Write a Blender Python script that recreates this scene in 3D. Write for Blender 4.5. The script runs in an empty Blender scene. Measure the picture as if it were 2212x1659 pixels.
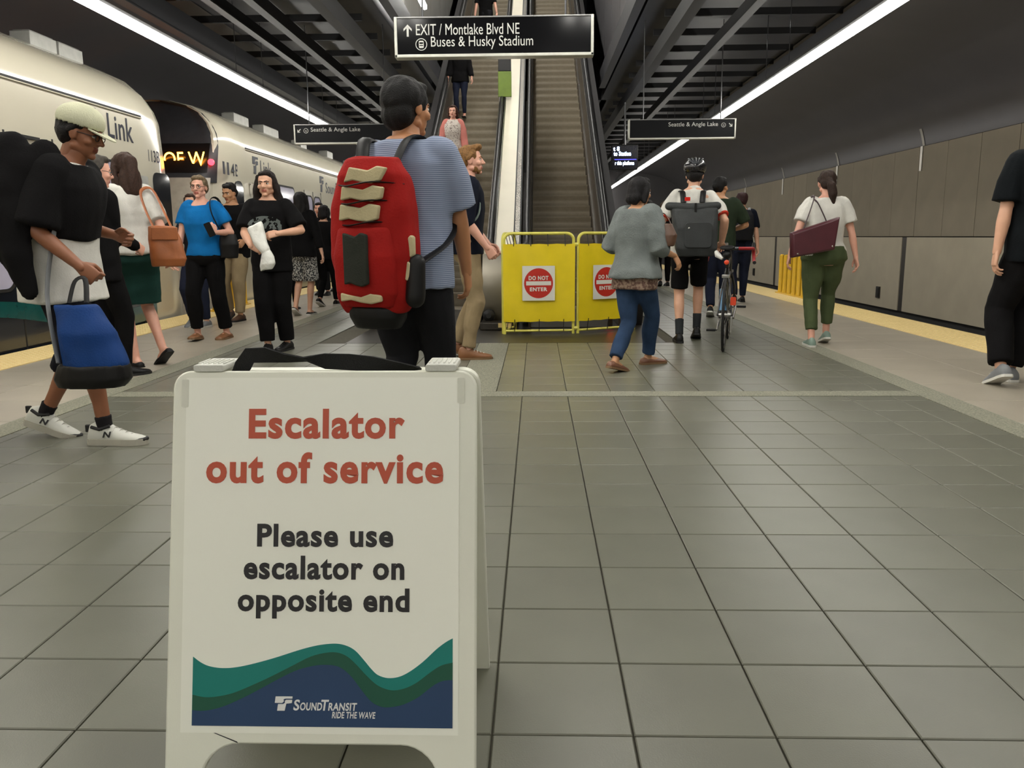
import bpy, bmesh, math, random
import numpy as np
from mathutils import Vector, Matrix, noise as mnoise

SC = bpy.context.scene
COL = SC.collection
R = math.radians
random.seed(7)

# ------------------------------------------------------------------ camera
cam_d = bpy.data.cameras.new('camera'); cam = bpy.data.objects.new('camera', cam_d); COL.objects.link(cam)
cam_d.sensor_width = 36.0; cam_d.lens = 36.0*1778.0/2212.0; cam_d.clip_start = .05; cam_d.clip_end = 300
cam.matrix_world = (Matrix.Translation((0, 0, 1.058)) @ Matrix.Rotation(R(1.75), 4, 'Z')
                    @ Matrix.Rotation(R(90-10.15), 4, 'X') @ Matrix.Rotation(R(-.4), 4, 'Z'))
SC.camera = cam

# ------------------------------------------------------------------ world and exposure
w = bpy.data.worlds.new('world'); SC.world = w; w.use_nodes = True
bgn = w.node_tree.nodes['Background']; bgn.inputs[0].default_value = (.9, .93, 1, 1); bgn.inputs[1].default_value = .02
SC.view_settings.view_transform = 'Standard'; SC.view_settings.look = 'None'
SC.view_settings.exposure = 1.0; SC.view_settings.gamma = 1.0; SC.view_settings.use_curve_mapping = False
TUBE_POWER = 14.0          # emission of the platform light lines
SHAFT_POWER = 32.0         # emission of the tubes in the escalator shaft

# ------------------------------------------------------------------ materials
def lin(c):
    out = []
    for v in c[:3]:
        v /= 255.0
        out.append(v/12.92 if v <= .04045 else ((v+.055)/1.055)**2.4)
    return tuple(out)
_M = {}
def mat(name, col=(128, 128, 128), rough=.5, metal=0., var=.10, scale=9., bump=0., bscale=70., emit=0., coat=0., spec=.5, alpha=1., isl=0.):
    """procedural principled material: noise-varied colour, optional fine bump, optional random tone per piece"""
    if name in _M: return _M[name]
    m = bpy.data.materials.new(name); m.use_nodes = True; nt = m.node_tree; N = nt.nodes; L = nt.links
    b = N['Principled BSDF']; c = lin(col)
    tc = N.new('ShaderNodeTexCoord')
    nz = N.new('ShaderNodeTexNoise'); nz.inputs['Scale'].default_value = scale; nz.inputs['Detail'].default_value = 5
    L.new(tc.outputs['Object'], nz.inputs['Vector'])
    rp = N.new('ShaderNodeValToRGB'); rp.color_ramp.elements[0].position = .3; rp.color_ramp.elements[1].position = .7
    rp.color_ramp.elements[0].color = tuple(max(0, v*(1-var)) for v in c)+(1,)
    rp.color_ramp.elements[1].color = tuple(min(1, v*(1+var)) for v in c)+(1,)
    L.new(nz.outputs['Fac'], rp.inputs['Fac'])
    cout = rp.outputs['Color']
    if isl:
        gi = N.new('ShaderNodeNewGeometry'); oi = N.new('ShaderNodeObjectInfo')
        ad = N.new('ShaderNodeMath'); ad.operation = 'ADD'; L.new(gi.outputs['Random Per Island'], ad.inputs[0]); L.new(oi.outputs['Random'], ad.inputs[1])
        fr = N.new('ShaderNodeMath'); fr.operation = 'FRACT'; L.new(ad.outputs[0], fr.inputs[0])
        mr = N.new('ShaderNodeMapRange'); mr.inputs['To Min'].default_value = 1-isl; mr.inputs['To Max'].default_value = 1+isl; L.new(fr.outputs[0], mr.inputs['Value'])
        mx = N.new('ShaderNodeMix'); mx.data_type = 'RGBA'; mx.blend_type = 'MULTIPLY'; mx.inputs['Factor'].default_value = 1
        L.new(cout, mx.inputs['A']); L.new(mr.outputs[0], mx.inputs['B']); cout = mx.outputs['Result']
    L.new(cout, b.inputs['Base Color'])
    b.inputs['Roughness'].default_value = rough; b.inputs['Metallic'].default_value = metal
    b.inputs['Specular IOR Level'].default_value = spec; b.inputs['Coat Weight'].default_value = coat; b.inputs['Coat Roughness'].default_value = .08
    if bump:
        n2 = N.new('ShaderNodeTexNoise'); n2.inputs['Scale'].default_value = bscale; n2.inputs['Detail'].default_value = 4
        L.new(tc.outputs['Object'], n2.inputs['Vector'])
        bp = N.new('ShaderNodeBump'); bp.inputs['Strength'].default_value = bump; bp.inputs['Distance'].default_value = .01
        L.new(n2.outputs['Fac'], bp.inputs['Height']); L.new(bp.outputs[0], b.inputs['Normal'])
    if emit:
        b.inputs['Emission Color'].default_value = c+(1,); b.inputs['Emission Strength'].default_value = emit
    if alpha < 1: b.inputs['Alpha'].default_value = alpha
    _M[name] = m
    return m
def stripe_mat(name, c1, c2, scale=60., axis='Z', rough=.85, width=.5, distort=0.):
    """two-colour woven or printed stripes in object space"""
    if name in _M: return _M[name]
    m = bpy.data.materials.new(name); m.use_nodes = True; nt = m.node_tree; N = nt.nodes; L = nt.links; b = N['Principled BSDF']
    tc = N.new('ShaderNodeTexCoord'); wv = N.new('ShaderNodeTexWave'); wv.bands_direction = axis; wv.inputs['Scale'].default_value = scale; wv.inputs['Distortion'].default_value = distort
    L.new(tc.outputs['Object'], wv.inputs['Vector'])
    rp = N.new('ShaderNodeValToRGB'); rp.color_ramp.elements[0].position = width-.15; rp.color_ramp.elements[1].position = width+.15
    rp.color_ramp.elements[0].color = lin(c1)+(1,); rp.color_ramp.elements[1].color = lin(c2)+(1,)
    L.new(wv.outputs['Fac'], rp.inputs[0]); L.new(rp.outputs[0], b.inputs['Base Color']); b.inputs['Roughness'].default_value = rough
    _M[name] = m; return m
def blotch_mat(name, c1, c2, scale=40., thr=.5, rough=.8, soft=.05, bump=0.):
    """two-colour mottled print or stone"""
    if name in _M: return _M[name]
    m = bpy.data.materials.new(name); m.use_nodes = True; nt = m.node_tree; N = nt.nodes; L = nt.links; b = N['Principled BSDF']
    tc = N.new('ShaderNodeTexCoord'); nz = N.new('ShaderNodeTexNoise'); nz.inputs['Scale'].default_value = scale; nz.inputs['Detail'].default_value = 3
    L.new(tc.outputs['Object'], nz.inputs['Vector'])
    rp = N.new('ShaderNodeValToRGB'); rp.color_ramp.elements[0].position = thr-soft; rp.color_ramp.elements[1].position = thr+soft
    rp.color_ramp.elements[0].color = lin(c1)+(1,); rp.color_ramp.elements[1].color = lin(c2)+(1,)
    L.new(nz.outputs['Fac'], rp.inputs[0]); L.new(rp.outputs[0], b.inputs['Base Color']); b.inputs['Roughness'].default_value = rough
    if bump:
        bp = N.new('ShaderNodeBump'); bp.inputs['Strength'].default_value = bump; bp.inputs['Distance'].default_value = .01
        L.new(nz.outputs['Fac'], bp.inputs['Height']); L.new(bp.outputs[0], b.inputs['Normal'])
    _M[name] = m; return m

# ------------------------------------------------------------------ mesh collecting
class MB:
    def __init__(s): s.v = []; s.f = []; s.m = []; s.mi = 0
    def add(s, vs, fs):
        o = len(s.v); s.v += [tuple(v) for v in vs]; s.f += [tuple(i+o for i in f) for f in fs]; s.m += [s.mi]*len(fs); return s
    def box(s, c, d, M=None):
        x, y, z = (k/2 for k in d)
        vs = [Vector((a*x, b*y, e*z)) for a in (-1, 1) for b in (-1, 1) for e in (-1, 1)]
        if M is not None: vs = [M @ v for v in vs]
        c = Vector(c)
        return s.add([v+c for v in vs], [(0, 1, 3, 2), (4, 6, 7, 5), (0, 4, 5, 1), (2, 3, 7, 6), (0, 2, 6, 4), (1, 5, 7, 3)])
    def cyl(s, p0, p1, r0, r1=None, n=12):
        return s.tube([p0, p1], r0 if r1 is None else [r0, r1], n)
    def tube(s, path, r, n=10, closed=False, flat=None):
        P = [Vector(p) for p in path]; k = len(P); rr = r if isinstance(r, (list, tuple)) else [r]*k
        vs = []; ref = None
        for i, p in enumerate(P):
            if closed: t = P[(i+1) % k]-P[i-1]
            else: t = P[min(i+1, k-1)]-P[max(i-1, 0)]
            t = t.normalized() if t.length > 1e-9 else Vector((0, 0, 1))
            if ref is None: ref = Vector((0, 0, 1)) if abs(t.z) < .9 else Vector((1, 0, 0))
            u = (ref-t*ref.dot(t)).normalized(); ref = u; v = t.cross(u)
            for j in range(n):
                a = 2*math.pi*j/n
                vs.append(p+(u*math.cos(a)*(flat if flat else 1)+v*math.sin(a))*rr[i])
        fs = []
        for i in range(k if closed else k-1):
            a = i*n; b = ((i+1) % k)*n
            for j in range(n): fs.append((a+j, a+(j+1) % n, b+(j+1) % n, b+j))
        if not closed: fs += [tuple(range(n-1, -1, -1)), tuple(range((k-1)*n, k*n))]
        return s.add(vs, fs)
    def lathe(s, prof, n=24, M=None):
        vs = []
        for r, z in prof:
            for j in range(n):
                a = 2*math.pi*j/n; vs.append(Vector((r*math.cos(a), r*math.sin(a), z)))
        if M is not None: vs = [M @ v for v in vs]
        fs = []
        for i in range(len(prof)-1):
            for j in range(n): fs.append((i*n+j, i*n+(j+1) % n, (i+1)*n+(j+1) % n, (i+1)*n+j))
        fs += [tuple(range(n-1, -1, -1)), tuple(range((len(prof)-1)*n, len(prof)*n))]
        return s.add(vs, fs)
    def prism(s, poly, h0, h1, M=None):
        """polygon (x,y) extruded in local z from h0 to h1, then placed by M"""
        k = len(poly); vs = [Vector((p[0], p[1], h0)) for p in poly]+[Vector((p[0], p[1], h1)) for p in poly]
        if M is not None: vs = [M @ v for v in vs]
        fs = [tuple(range(k-1, -1, -1)), tuple(range(k, 2*k))]+[(i, (i+1) % k, k+(i+1) % k, k+i) for i in range(k)]
        return s.add(vs, fs)
    def loft(s, rings, caps=True):
        n = len(rings[0]); vs = [p for r in rings for p in r]; fs = []
        for i in range(len(rings)-1):
            for j in range(n): fs.append((i*n+j, i*n+(j+1) % n, (i+1)*n+(j+1) % n, (i+1)*n+j))
        if caps: fs += [tuple(range(n-1, -1, -1)), tuple(range((len(rings)-1)*n, len(rings)*n))]
        return s.add(vs, fs)
    def mesh(s, name, mats, smooth=None):
        me = bpy.data.meshes.new(name); me.from_pydata(s.v, [], s.f)
        for m in (mats if isinstance(mats, (list, tuple)) else [mats]): me.materials.append(m)
        me.polygons.foreach_set('material_index', s.m)
        bm = bmesh.new(); bm.from_mesh(me); bmesh.ops.recalc_face_normals(bm, faces=bm.faces); bm.to_mesh(me); bm.free()
        if smooth is not None:
            me.polygons.foreach_set('use_smooth', [True]*len(me.polygons))
            if smooth < 179: me.set_sharp_from_angle(angle=R(smooth))
        me.update(); return me
    def build(s, name, mats, parent=None, smooth=35, bevel=0.):
        me = s.mesh(name, mats, smooth)
        o = bpy.data.objects.new(name, me); COL.objects.link(o); o.parent = parent
        if bevel:
            md = o.modifiers.new('bevel', 'BEVEL'); md.width = bevel; md.segments = 2; md.limit_method = 'ANGLE'
        return o
def rrect(w, h, r, n=6, cx=0., cy=0.):
    """rounded rectangle outline; r may be four radii (bl, br, tr, tl)"""
    rs = r if isinstance(r, (list, tuple)) else [r]*4; out = []
    for k, (sx, sy) in enumerate(((-1, -1), (1, -1), (1, 1), (-1, 1))):
        q = max(rs[k], 1e-4); ox, oy = cx+sx*(w/2-q), cy+sy*(h/2-q); a0 = math.pi+k*math.pi/2
        for i in range(n+1):
            a = a0+i*math.pi/2/n; out.append((ox+q*math.cos(a), oy+q*math.sin(a)))
    return out
def frame(o, x, y):
    """matrix with origin o and local axes x, y (z = x cross y)"""
    x = Vector(x).normalized(); y = Vector(y).normalized(); z = x.cross(y).normalized(); y = z.cross(x)
    M = Matrix.Identity(4)
    for i in range(3): M[i][0] = x[i]; M[i][1] = y[i]; M[i][2] = z[i]; M[i][3] = o[i]
    return M
FACE_CAM = lambda x, y, z: frame((x, y, z), (1, 0, 0), (0, 0, 1))       # local x right, local y up, local z towards -Y
FACE_EAST = lambda x, y, z: frame((x, y, z), (0, 1, 0), (0, 0, 1))      # on a side that looks towards +X
def tag(o, label, cat, group=None, kind=None):
    o['label'] = label; o['category'] = cat
    if group: o['group'] = group
    if kind: o['kind'] = kind
    return o
def thing(name, label, cat, loc=(0, 0, 0), rz=0., group=None):
    o = bpy.data.objects.new(name, None); COL.objects.link(o); o.location = loc; o.rotation_euler = (0, 0, rz); o.empty_display_size = .1
    return tag(o, label, cat, group)
def struct(o, label=None, cat=None):
    o['kind'] = 'structure'
    if label: o['label'] = label; o['category'] = cat
    return o
def inst(name, me, parent, loc=(0, 0, 0), rot=(0, 0, 0)):
    o = bpy.data.objects.new(name, me); COL.objects.link(o); o.parent = parent; o.location = loc; o.rotation_euler = rot
    return o
_T = {}
def letters(s, bold=.0, shear=0.):
    """flat glyph outlines of the built-in font: (verts, faces) with x,y from 0, unscaled; also width and height"""
    k = (s, bold, shear)
    if k not in _T:
        cu = bpy.data.curves.new('t', 'FONT'); cu.body = s; cu.size = 1; cu.offset = bold; cu.space_character = 1.0+bold*3.2; cu.shear = shear; cu.extrude = .004; cu.resolution_u = 4
        ob = bpy.data.objects.new('t', cu); COL.objects.link(ob); dg = bpy.context.evaluated_depsgraph_get()
        me = bpy.data.meshes.new_from_object(ob.evaluated_get(dg))
        vs = [tuple(v.co) for v in me.vertices]; fs = [tuple(p.vertices) for p in me.polygons]
        bpy.data.objects.remove(ob); bpy.data.curves.remove(cu); bpy.data.meshes.remove(me)
        _T[k] = (vs, fs)
    return _T[k]
def text(name, s, M, width, material, parent, height=None, bold=0., shear=0., lift=.001, thick=.0012, align='L'):
    """lettering fitted to `width`; height = full ink height; M places local x,y; ink starts at local 0,0 (bottom-left)"""
    vs, fs = letters(s, bold, shear)
    a = np.array(vs); mn = a.min(0); mx = a.max(0); sx = width/(mx[0]-mn[0]); sy = sx if height is None else height/(mx[1]-mn[1])
    ox = 0 if align == 'L' else (-width/2 if align == 'C' else -width)
    pts = [M @ Vector(((v[0]-mn[0])*sx+ox, (v[1]-mn[1])*sy, lift+(v[2]-mn[2])/(max(mx[2]-mn[2], 1e-6))*thick)) for v in vs]
    b = MB(); b.add(pts, fs); me = bpy.data.meshes.new(name); me.from_pydata(b.v, [], b.f); me.materials.append(material); me.update()
    o = bpy.data.objects.new(name, me); COL.objects.link(o); o.parent = parent
    return o
# ================================================================== THE SETTING
m_tile = mat('grey_floor_tile', (102, 102, 89), .34, var=.07, scale=3.5, bump=.05, bscale=260, isl=.06)
m_grout = mat('dark_grout', (70, 66, 54), .9, var=.2, scale=30)
m_granite = blotch_mat('rough_granite', (92, 92, 80), (150, 148, 128), 90, .5, .8, .2, .3)
m_slab = mat('platform_slab', (162, 154, 138), .34, var=.06, scale=2.5, bump=.05, bscale=220, isl=.04)
m_tact = blotch_mat('yellow_tactile', (218, 192, 128), (234, 210, 150), 30, .5, .6, .3, .25)
m_plate = mat('dark_landing_plate', (58, 54, 48), .4, .5, var=.15, scale=60, bump=.2, bscale=120)
m_dark = mat('dark_ceiling', (38, 38, 42), .55, .0, var=.2, scale=2)
m_beam = mat('dark_beam_metal', (25, 25, 28), .6, .1, var=.12, scale=3)
m_track = mat('track_bed', (44, 38, 36), .95, var=.3, scale=12, bump=.5, bscale=25)
m_rail = mat('rail_steel', (120, 112, 104), .35, .9)
m_wallp = mat('brushed_wall_panel', (130, 121, 105), .75, .0, var=.05, scale=2, isl=.05, spec=.2)
m_wallb = mat('wall_backing', (30, 29, 27), .8)
m_cove = mat('cove_panel', (94, 92, 94), .42, .3, var=.05, scale=1.2)
m_steel = mat('stainless_steel', (190, 186, 178), .25, .95, var=.05, scale=5)
m_tube = mat('light_tube', (255, 252, 244), .4, var=0, emit=TUBE_POWER)
m_tube2 = mat('shaft_light_tube', (255, 252, 244), .4, var=0, emit=SHAFT_POWER)
m_house = mat('fixture_housing', (150, 150, 150), .4, .6)
m_rod = mat('hanger_rod', (90, 90, 92), .35, .8)

TS = .305; GX = -.098; GY = 1.6156           # tile module and one joint crossing
XL, XR = -4.99, 4.68                          # platform edges
b = MB(); b.box(((XL+XR)/2, 12.0, -.36), (XR-XL, 68, .70))
floor = struct(b.build('floor', m_grout), 'grey tiled station platform floor', 'floor')
def tile_mesh(w, d, m, name):
    g = .0022; c = .0025; b = MB(); x, y = w/2-g, d/2-g
    top = [(-x+c, -y+c, .0), (x-c, -y+c, 0), (x-c, y-c, 0), (-x+c, y-c, 0)]
    mid = [(-x, -y, -c), (x, -y, -c), (x, y, -c), (-x, y, -c)]; bot = [(-x, -y, -.012), (x, -y, -.012), (x, y, -.012), (-x, y, -.012)]
    b.add(top+mid+bot, [(0, 1, 2, 3)]+[(4+i, 4+(i+1) % 4, (i+1) % 4, i) for i in range(4)]+[(8+i, 8+(i+1) % 4, 4+(i+1) % 4, 4+i) for i in range(4)])
    return b.mesh(name, m, None)
me_tile = tile_mesh(TS, TS, m_tile, 'tile'); me_slab = tile_mesh(.61, .61, m_slab, 'slab')
EB = [(-2.92, 2.54)]                          # field between the long granite bands
tiles = []
i0 = math.floor((-2.92-GX)/TS); j0 = math.floor((-.6-GY)/TS)
for i in range(i0, 40):
    for j in range(j0, 130):
        x0, x1 = GX+i*TS, GX+(i+1)*TS; y0, y1 = GY+j*TS, GY+(j+1)*TS
        if y1 > 40: continue
        x0 = max(x0, -2.92); x1 = min(x1, 2.54)
        if x1-x0 < .04: continue
        segs = []
        lim = [(-1, 5.43), (5.61, 8.25), (8.25, 40)]
        for a, c in lim:
            ya, yc = max(y0, a), min(y1, c)
            if yc-ya > .04: segs.append((ya, yc))
        for ya, yc in segs:
            xa, xc = x0, x1
            if ya >= 8.2 and xc > -1.95 and xa < 1.30: continue
            if 5.5 < ya < 8.3:                # short granite strip left of the middle field
                if xa > -.60 and xc < -.27: continue
                if xa < -.60 < xc: xc = -.58
                if xa < -.28 < xc: xa = -.28
            if xc-xa < .03: continue
            tiles.append(((xa+xc)/2, (ya+yc)/2, xc-xa, yc-ya))
slabs = []
for (xa, xb) in ((-4.42, -3.11), (2.73, 4.03)):
    n = 2; wv = (xb-xa)/n
    for i in range(n):
        for j in range(-2, 62): slabs.append((xa+(i+.5)*wv, GY+(j+.5)*.61, wv, .61))
def in_view(x, y):
    if y < 1.0: return False
    return abs(math.atan2(x, y)+R(1.75)) < R(34.5)
tiles.sort(key=lambda t: (not in_view(t[0], t[1]), math.hypot(t[0], t[1])))
slabs.sort(key=lambda t: (not in_view(t[0], t[1]), math.hypot(t[0], t[1])))
def lay(lst, me, base, nm, rest, m):
    far = MB(); src = [tuple(v.co) for v in me.vertices]; fcs = [tuple(p.vertices) for p in me.polygons]; nt_ = 0
    for (x, y, w_, d_) in lst:
        full = abs(w_-base[0]) < .005 and abs(d_-base[1]) < .005
        if nt_ < nm:
            o = inst('tile' if base[0] < .4 else 'paving_slab', me if full else tile_mesh(w_, d_, m, 'cut_tile'), floor, (x, y, 0)); nt_ += 1
        else:
            sx, sy = w_/base[0], d_/base[1]
            far.add([(x+v[0]*sx, y+v[1]*sy, v[2]) for v in src], fcs)
    o = far.build(rest, m, floor, None); o['kind'] = 'stuff'
lay(tiles, me_tile, (TS, TS), 300, 'far_tiles', m_tile)
ws = 1.31/2
me_slab = tile_mesh(ws, .61, m_slab, 'paving_slab'); lay(slabs, me_slab, (ws, .61), 60, 'far_paving_slabs', m_slab)
def strip(name, x0, x1, y0, y1, m, label, cat, z=0.0):
    b = MB(); b.box(((x0+x1)/2, (y0+y1)/2, z-.02), (x1-x0-.006, y1-y0-.006, .04)); return struct(b.build(name, m), label, cat)
strip('trim_1', -2.92, 2.54, 5.43, 5.61, m_granite, 'rough granite band laid across the platform', 'paving band', .002)
strip('trim_2', 2.54, 2.73, -1, 41, m_granite, 'rough granite band along the right paving', 'paving band', .002)
strip('trim_3', -3.11, -2.92, -1, 41, m_granite, 'rough granite band along the left paving', 'paving band', .002)
strip('trim_4', -.58, -.28, 5.61, 8.25, m_granite, 'short granite strip leading up to the escalator landing', 'paving band', .002)
strip('trim_5', -1.95, 1.30, 8.25, 40, m_plate, 'dark metal landing plate before the escalators', 'landing plate', .001)
for nm, x0, x1, side in (('trim_6', -4.97, -4.42, 'left'), ('trim_7', 4.03, 4.66, 'right')):
    b = MB(); b.box(((x0+x1)/2, 20, -.014), (x1-x0, 42, .04)); t = struct(b.build(nm, m_tact), 'yellow tactile warning strip along the %s platform edge' % side, 'tactile strip')
    n = 24
    me_d = MB()
    me_d.lathe([(.016, .0), (.014, .004), (.009, .006)], 6)
    src_v, src_f = me_d.v, me_d.f; dm = MB()
    for j in range(150):
        for i in range(9):
            px, py = x0+.03+i*(x1-x0-.06)/8, 5.0+j*.062
            dm.add([(v[0]+px, v[1]+py, v[2]+.005) for v in src_v], src_f)
    o = dm.build('tactile_domes', m_tact, t, None); o['kind'] = 'stuff'
# ---- track beds
for nm, x0, x1, side in (('track_bed_left', -8.4, XL, 'left'), ('track_bed_right', XR, 8.2, 'right')):
    b = MB(); b.box(((x0+x1)/2, 20, -.80), (x1-x0, 52, .1)); t = struct(b.build(nm, m_track), 'dark track bed below the %s platform edge' % side, 'track bed')
    for k in (-1, 1):
        r_ = MB(); xc = (x0+x1)/2+k*.72; r_.box((xc, 20, -.70), (.13, 52, .02)); r_.box((xc, 20, -.655), (.03, 52, .08)); r_.box((xc, 20, -.615), (.07, 52, .035)); r_.build('rail', m_rail, t)
# ---- right wall with its panels
b = MB(); b.box((8.14, 12, 1.2), (.1, 68, 4.0)); wall_r = struct(b.build('wall_right', m_wallb), 'brushed metal panelled wall behind the right track', 'wall')
PW = 1.22; pm = MB(); pm.box((0, 0, 0), (.05, PW-.012, 1.84)); me_p = pm.mesh('upper_panel', m_wallp, 35)
rnd = random.Random(3)
for k in range(-8, 24):
    y = 16.84+(k+.5)*PW
    inst('upper_panel', me_p, wall_r, (8.05, y, 1.925), (0, 0, R(rnd.uniform(-.25, .25))))
pl = MB(); pl.box((0, 0, 0), (.04, 4.64, 1.60)); me_l = pl.mesh('lower_panel', mat('lower_wall_panel', (170, 161, 142), .7, .0, var=.05, scale=2, isl=.04, spec=.2), 35)  # toned lighter than the upper panels to make up for weaker light here
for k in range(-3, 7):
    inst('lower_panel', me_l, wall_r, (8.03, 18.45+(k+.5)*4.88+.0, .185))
sm = MB(); sm.box((0, 0, 0), (.03, .20, 1.60)); me_s = sm.mesh('recess_strip', mat('recess_strip', (58, 54, 50), .5, .4), 35)
for k in range(-3, 8): inst('recess_strip', me_s, wall_r, (8.035, 18.45+k*4.88, .185))
hb = MB(); hb.box((0, 0, 0), (.06, .17, .26)); hb.box((-.03, 0, 0), (.02, .12, .2)); me_h = hb.mesh('wall_socket_box', mat('dark_box', (34, 32, 30), .5), 35)
for y in (19.6, 30.8): inst('socket_box', me_h, wall_r, (8.0, y, -.28))
# ---- curved cove above the wall, ceiling
def cove(pts, y0, y1, sub=8):
    P = [Vector((x, 0, z)) for x, z in pts]; out = []
    for i in range(len(P)-1):
        p0, p1, p2, p3 = P[max(i-1, 0)], P[i], P[i+1], P[min(i+2, len(P)-1)]
        for s_ in range(sub):
            t = s_/sub
            out.append(.5*((2*p1)+(-p0+p2)*t+(2*p0-5*p1+4*p2-p3)*t*t+(-p0+3*p1-3*p2+p3)*t*t*t))
    out.append(P[-1]); b = MB(); n = len(out)
    b.add([(p.x, y0, p.z) for p in out]+[(p.x, y1, p.z) for p in out], [(i, i+1, n+i+1, n+i) for i in range(n-1)])
    return b, out
b = MB(); b.box((-5.4, 12, 4.62), (6.0, 68, .3)); b.box((5.0, 12, 4.62), (6.7, 68, .3)); b.box((-.35, -7., 4.62), (4.3, 31, .3)); b.box((-.35, 34, 4.62), (4.3, 24, .3))
ceil = struct(b.build('ceiling', m_dark), 'dark slatted station ceiling', 'ceiling')
RC = [(8.06, 2.86), (7.93, 3.25), (7.55, 3.72), (6.9, 4.10), (6.0, 4.33), (4.7, 4.45)]
b, prof = cove(RC, -22, 46); o = b.build('cove', m_cove, ceil, 180)
LC = [(-8.35, 2.2), (-8.25, 3.1), (-7.9, 3.75), (-7.2, 4.15), (-6.2, 4.38), (-5.0, 4.45)]
b, _ = cove(LC, -22, 46); b.build('cove', m_cove, ceil, 180)
# added pale strips that imitate highlights on the curved cove metal
for k in range(-1, 6):
    y = 17.95+k*4.9; s_ = MB(); pr = [p for p in prof if p.z < 3.2]
    q = [(p.x-.012, p.z) for p in pr]; n = len(q)
    s_.add([(x, y-.05, z) for x, z in q]+[(x, y+.05, z) for x, z in q], [(i, i+1, n+i+1, n+i) for i in range(n-1)])
    s_.box((8.015, y, 2.6), (.02, .1, .5)); s_.build('highlight_strip', mat('highlight_strip_steel', (170, 166, 158), .4, .7), ceil, 60)
# longitudinal beams and transverse slats
for x, z, wd, hg in ((-2.62, 3.95, .10, .26), (-3.46, 3.97, .07, .18), (-3.98, 3.97, .06, .16), (-4.85, 3.95, .1, .3), (1.95, 3.95, .10, .26), (2.75, 3.97, .07, .18), (4.25, 3.97, .06, .16)):
    b = MB(); b.box((x, 20, z), (wd, 51, hg)); b.box((x, 20, z-hg/2), (wd+.05, 51, .015)); b.build('beam', m_beam, ceil)
sl = MB(); sl.box((0, 0, 0), (2.6, .04, .10)); me_sl = sl.mesh('slat', mat('ceiling_slat', (17, 17, 19), .8, .0), 35)
for k in range(0, 30):
    for x in (-3.9, 3.2): inst('slat', me_sl, ceil, (x, 7+k*1.2, 4.30))
dk = MB(); dk.tube([(-1.6+.0, 26, 3.8), (-1.6, 45, 3.8)], .3, 16); dk.build('duct', m_beam, ceil)
b = MB(); b.box((-8.45, 12, 1.8), (.12, 68, 5.4)); wl = struct(b.build('wall_left', m_cove), 'dark tunnel wall behind the trains', 'wall')
b = MB(); b.box((0, 46.1, 2), (17, .2, 6)); struct(b.build('wall_back', m_cove), 'dark far end wall of the station', 'wall')
b = MB(); b.box((0, -22.1, 2), (17, .2, 6)); struct(b.build('wall_front', m_cove), 'station wall behind the photographer', 'wall')
# ---- escalator shaft through the ceiling
m_shaft = mat('shaft_panel', (112, 110, 106), .5, .2, var=.08, scale=1.5)
shaft = bpy.data.objects.new('wall_shaft', None); COL.objects.link(shaft); struct(shaft, 'grey panelled escalator shaft rising through the ceiling', 'wall')
for sx, x in ((-1, -2.42), (1, 1.72)):
    for k in range(11):
        b = MB(); b.box((x+sx*.04, 9.2+k*2.0, 8.6), (.05, 1.97, 8.2)); b.build('shaft_panel', m_shaft if sx < 0 else m_cove, shaft)
b = MB(); b.box((-.35, 30.6, 10.), (4.4, .2, 9.)); b.build('shaft_end', m_shaft, shaft)
b = MB(); b.box((-.35, 20, 14.), (4.4, 24, .2)); b.build('shaft_soffit', m_dark, shaft)
b = MB(); b.box((-.35, 8.4, 8.1), (4.4, .2, 6.8)); b.build('shaft_front', m_dark, shaft)
for y in (12.6, 16.6, 20.4):
    b = MB(); b.box((-.35, y, 7.3+(y-12.6)*.7), (4.1, .14, .22)); b.build('cross_beam', m_beam, shaft)
b = MB(); b.box((-2.2, 14, 4.6), (.14, 12, .35)); b.box((1.52, 14, 4.6), (.14, 12, .35)); b.build('opening_edge', m_dark, shaft)
# ---- long light lines
def light_line(x, z, y, ln, label, group, m=m_tube, w_=.10, rods=True, rod_to=4.45):
    t = thing('light_fixture', label, 'light fixture', (x, y, z), 0, group)
    b = MB(); b.box((0, 0, 0), (w_, ln-.02, .085)); b.build('diffuser', m, t, 35, .02)
    b = MB(); b.box((0, 0, .06), (w_*.6, ln-.01, .035)); b.build('housing', m_house, t)
    if rods:
        for k in (-1, 1):
            b = MB(); b.cyl((0, k*ln*.38, .06), (0, k*ln*.38, rod_to-z), .006, n=6); b.build('hanger_rod', m_rod, t)
    return t
ORD = ['nearest', 'second', 'third', 'fourth', 'fifth', 'sixth', 'seventh', 'eighth', 'ninth', 'tenth', 'eleventh']
for side, x in (('left', -4.28), ('right', 3.53)):
    for k in range(-5, 9):
        y = 5.5+k*4.88
        nm = '%s length behind the camera' % ORD[-1-k] if k < 0 else '%s length in view, counted from the camera' % ORD[k]
        light_line(x, 3.30, y, 4.88, 'white tube in the %s ceiling light line, %s' % (side, nm), 'tubes of the %s light line' % side)
light_line(-2.04, 5.2, 13.4, 5.2, 'white light tube high up in the escalator shaft at its left wall', 'shaft tubes', m_tube2, .09, False)
for k in range(4):                            # tubes hung along the slope of the shaft, over the deck between the escalators
    y = 16.4+k*3.2
    t = light_line(-.44, (y-12.5)*math.tan(R(30))+4.0, y, 3.4, 'white light tube hung high over the sloping escalator deck, %s from below' % ORD[k].replace('nearest', 'first'), 'shaft tubes', m_tube2, .12, False)
    t.rotation_euler = (R(30), 0, 0)
for x, nm in ((-2.10, 'outer left'), (-1.80, 'inner left'), (.50, 'inner right'), (.80, 'outer right')):   # twin ceiling tubes before the escalator opening
    light_line(x, 4.30, 4.8, 5.8, 'white %s tube of the twin ceiling lines in front of the escalators' % nm, 'twin tubes before the escalators')
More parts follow.
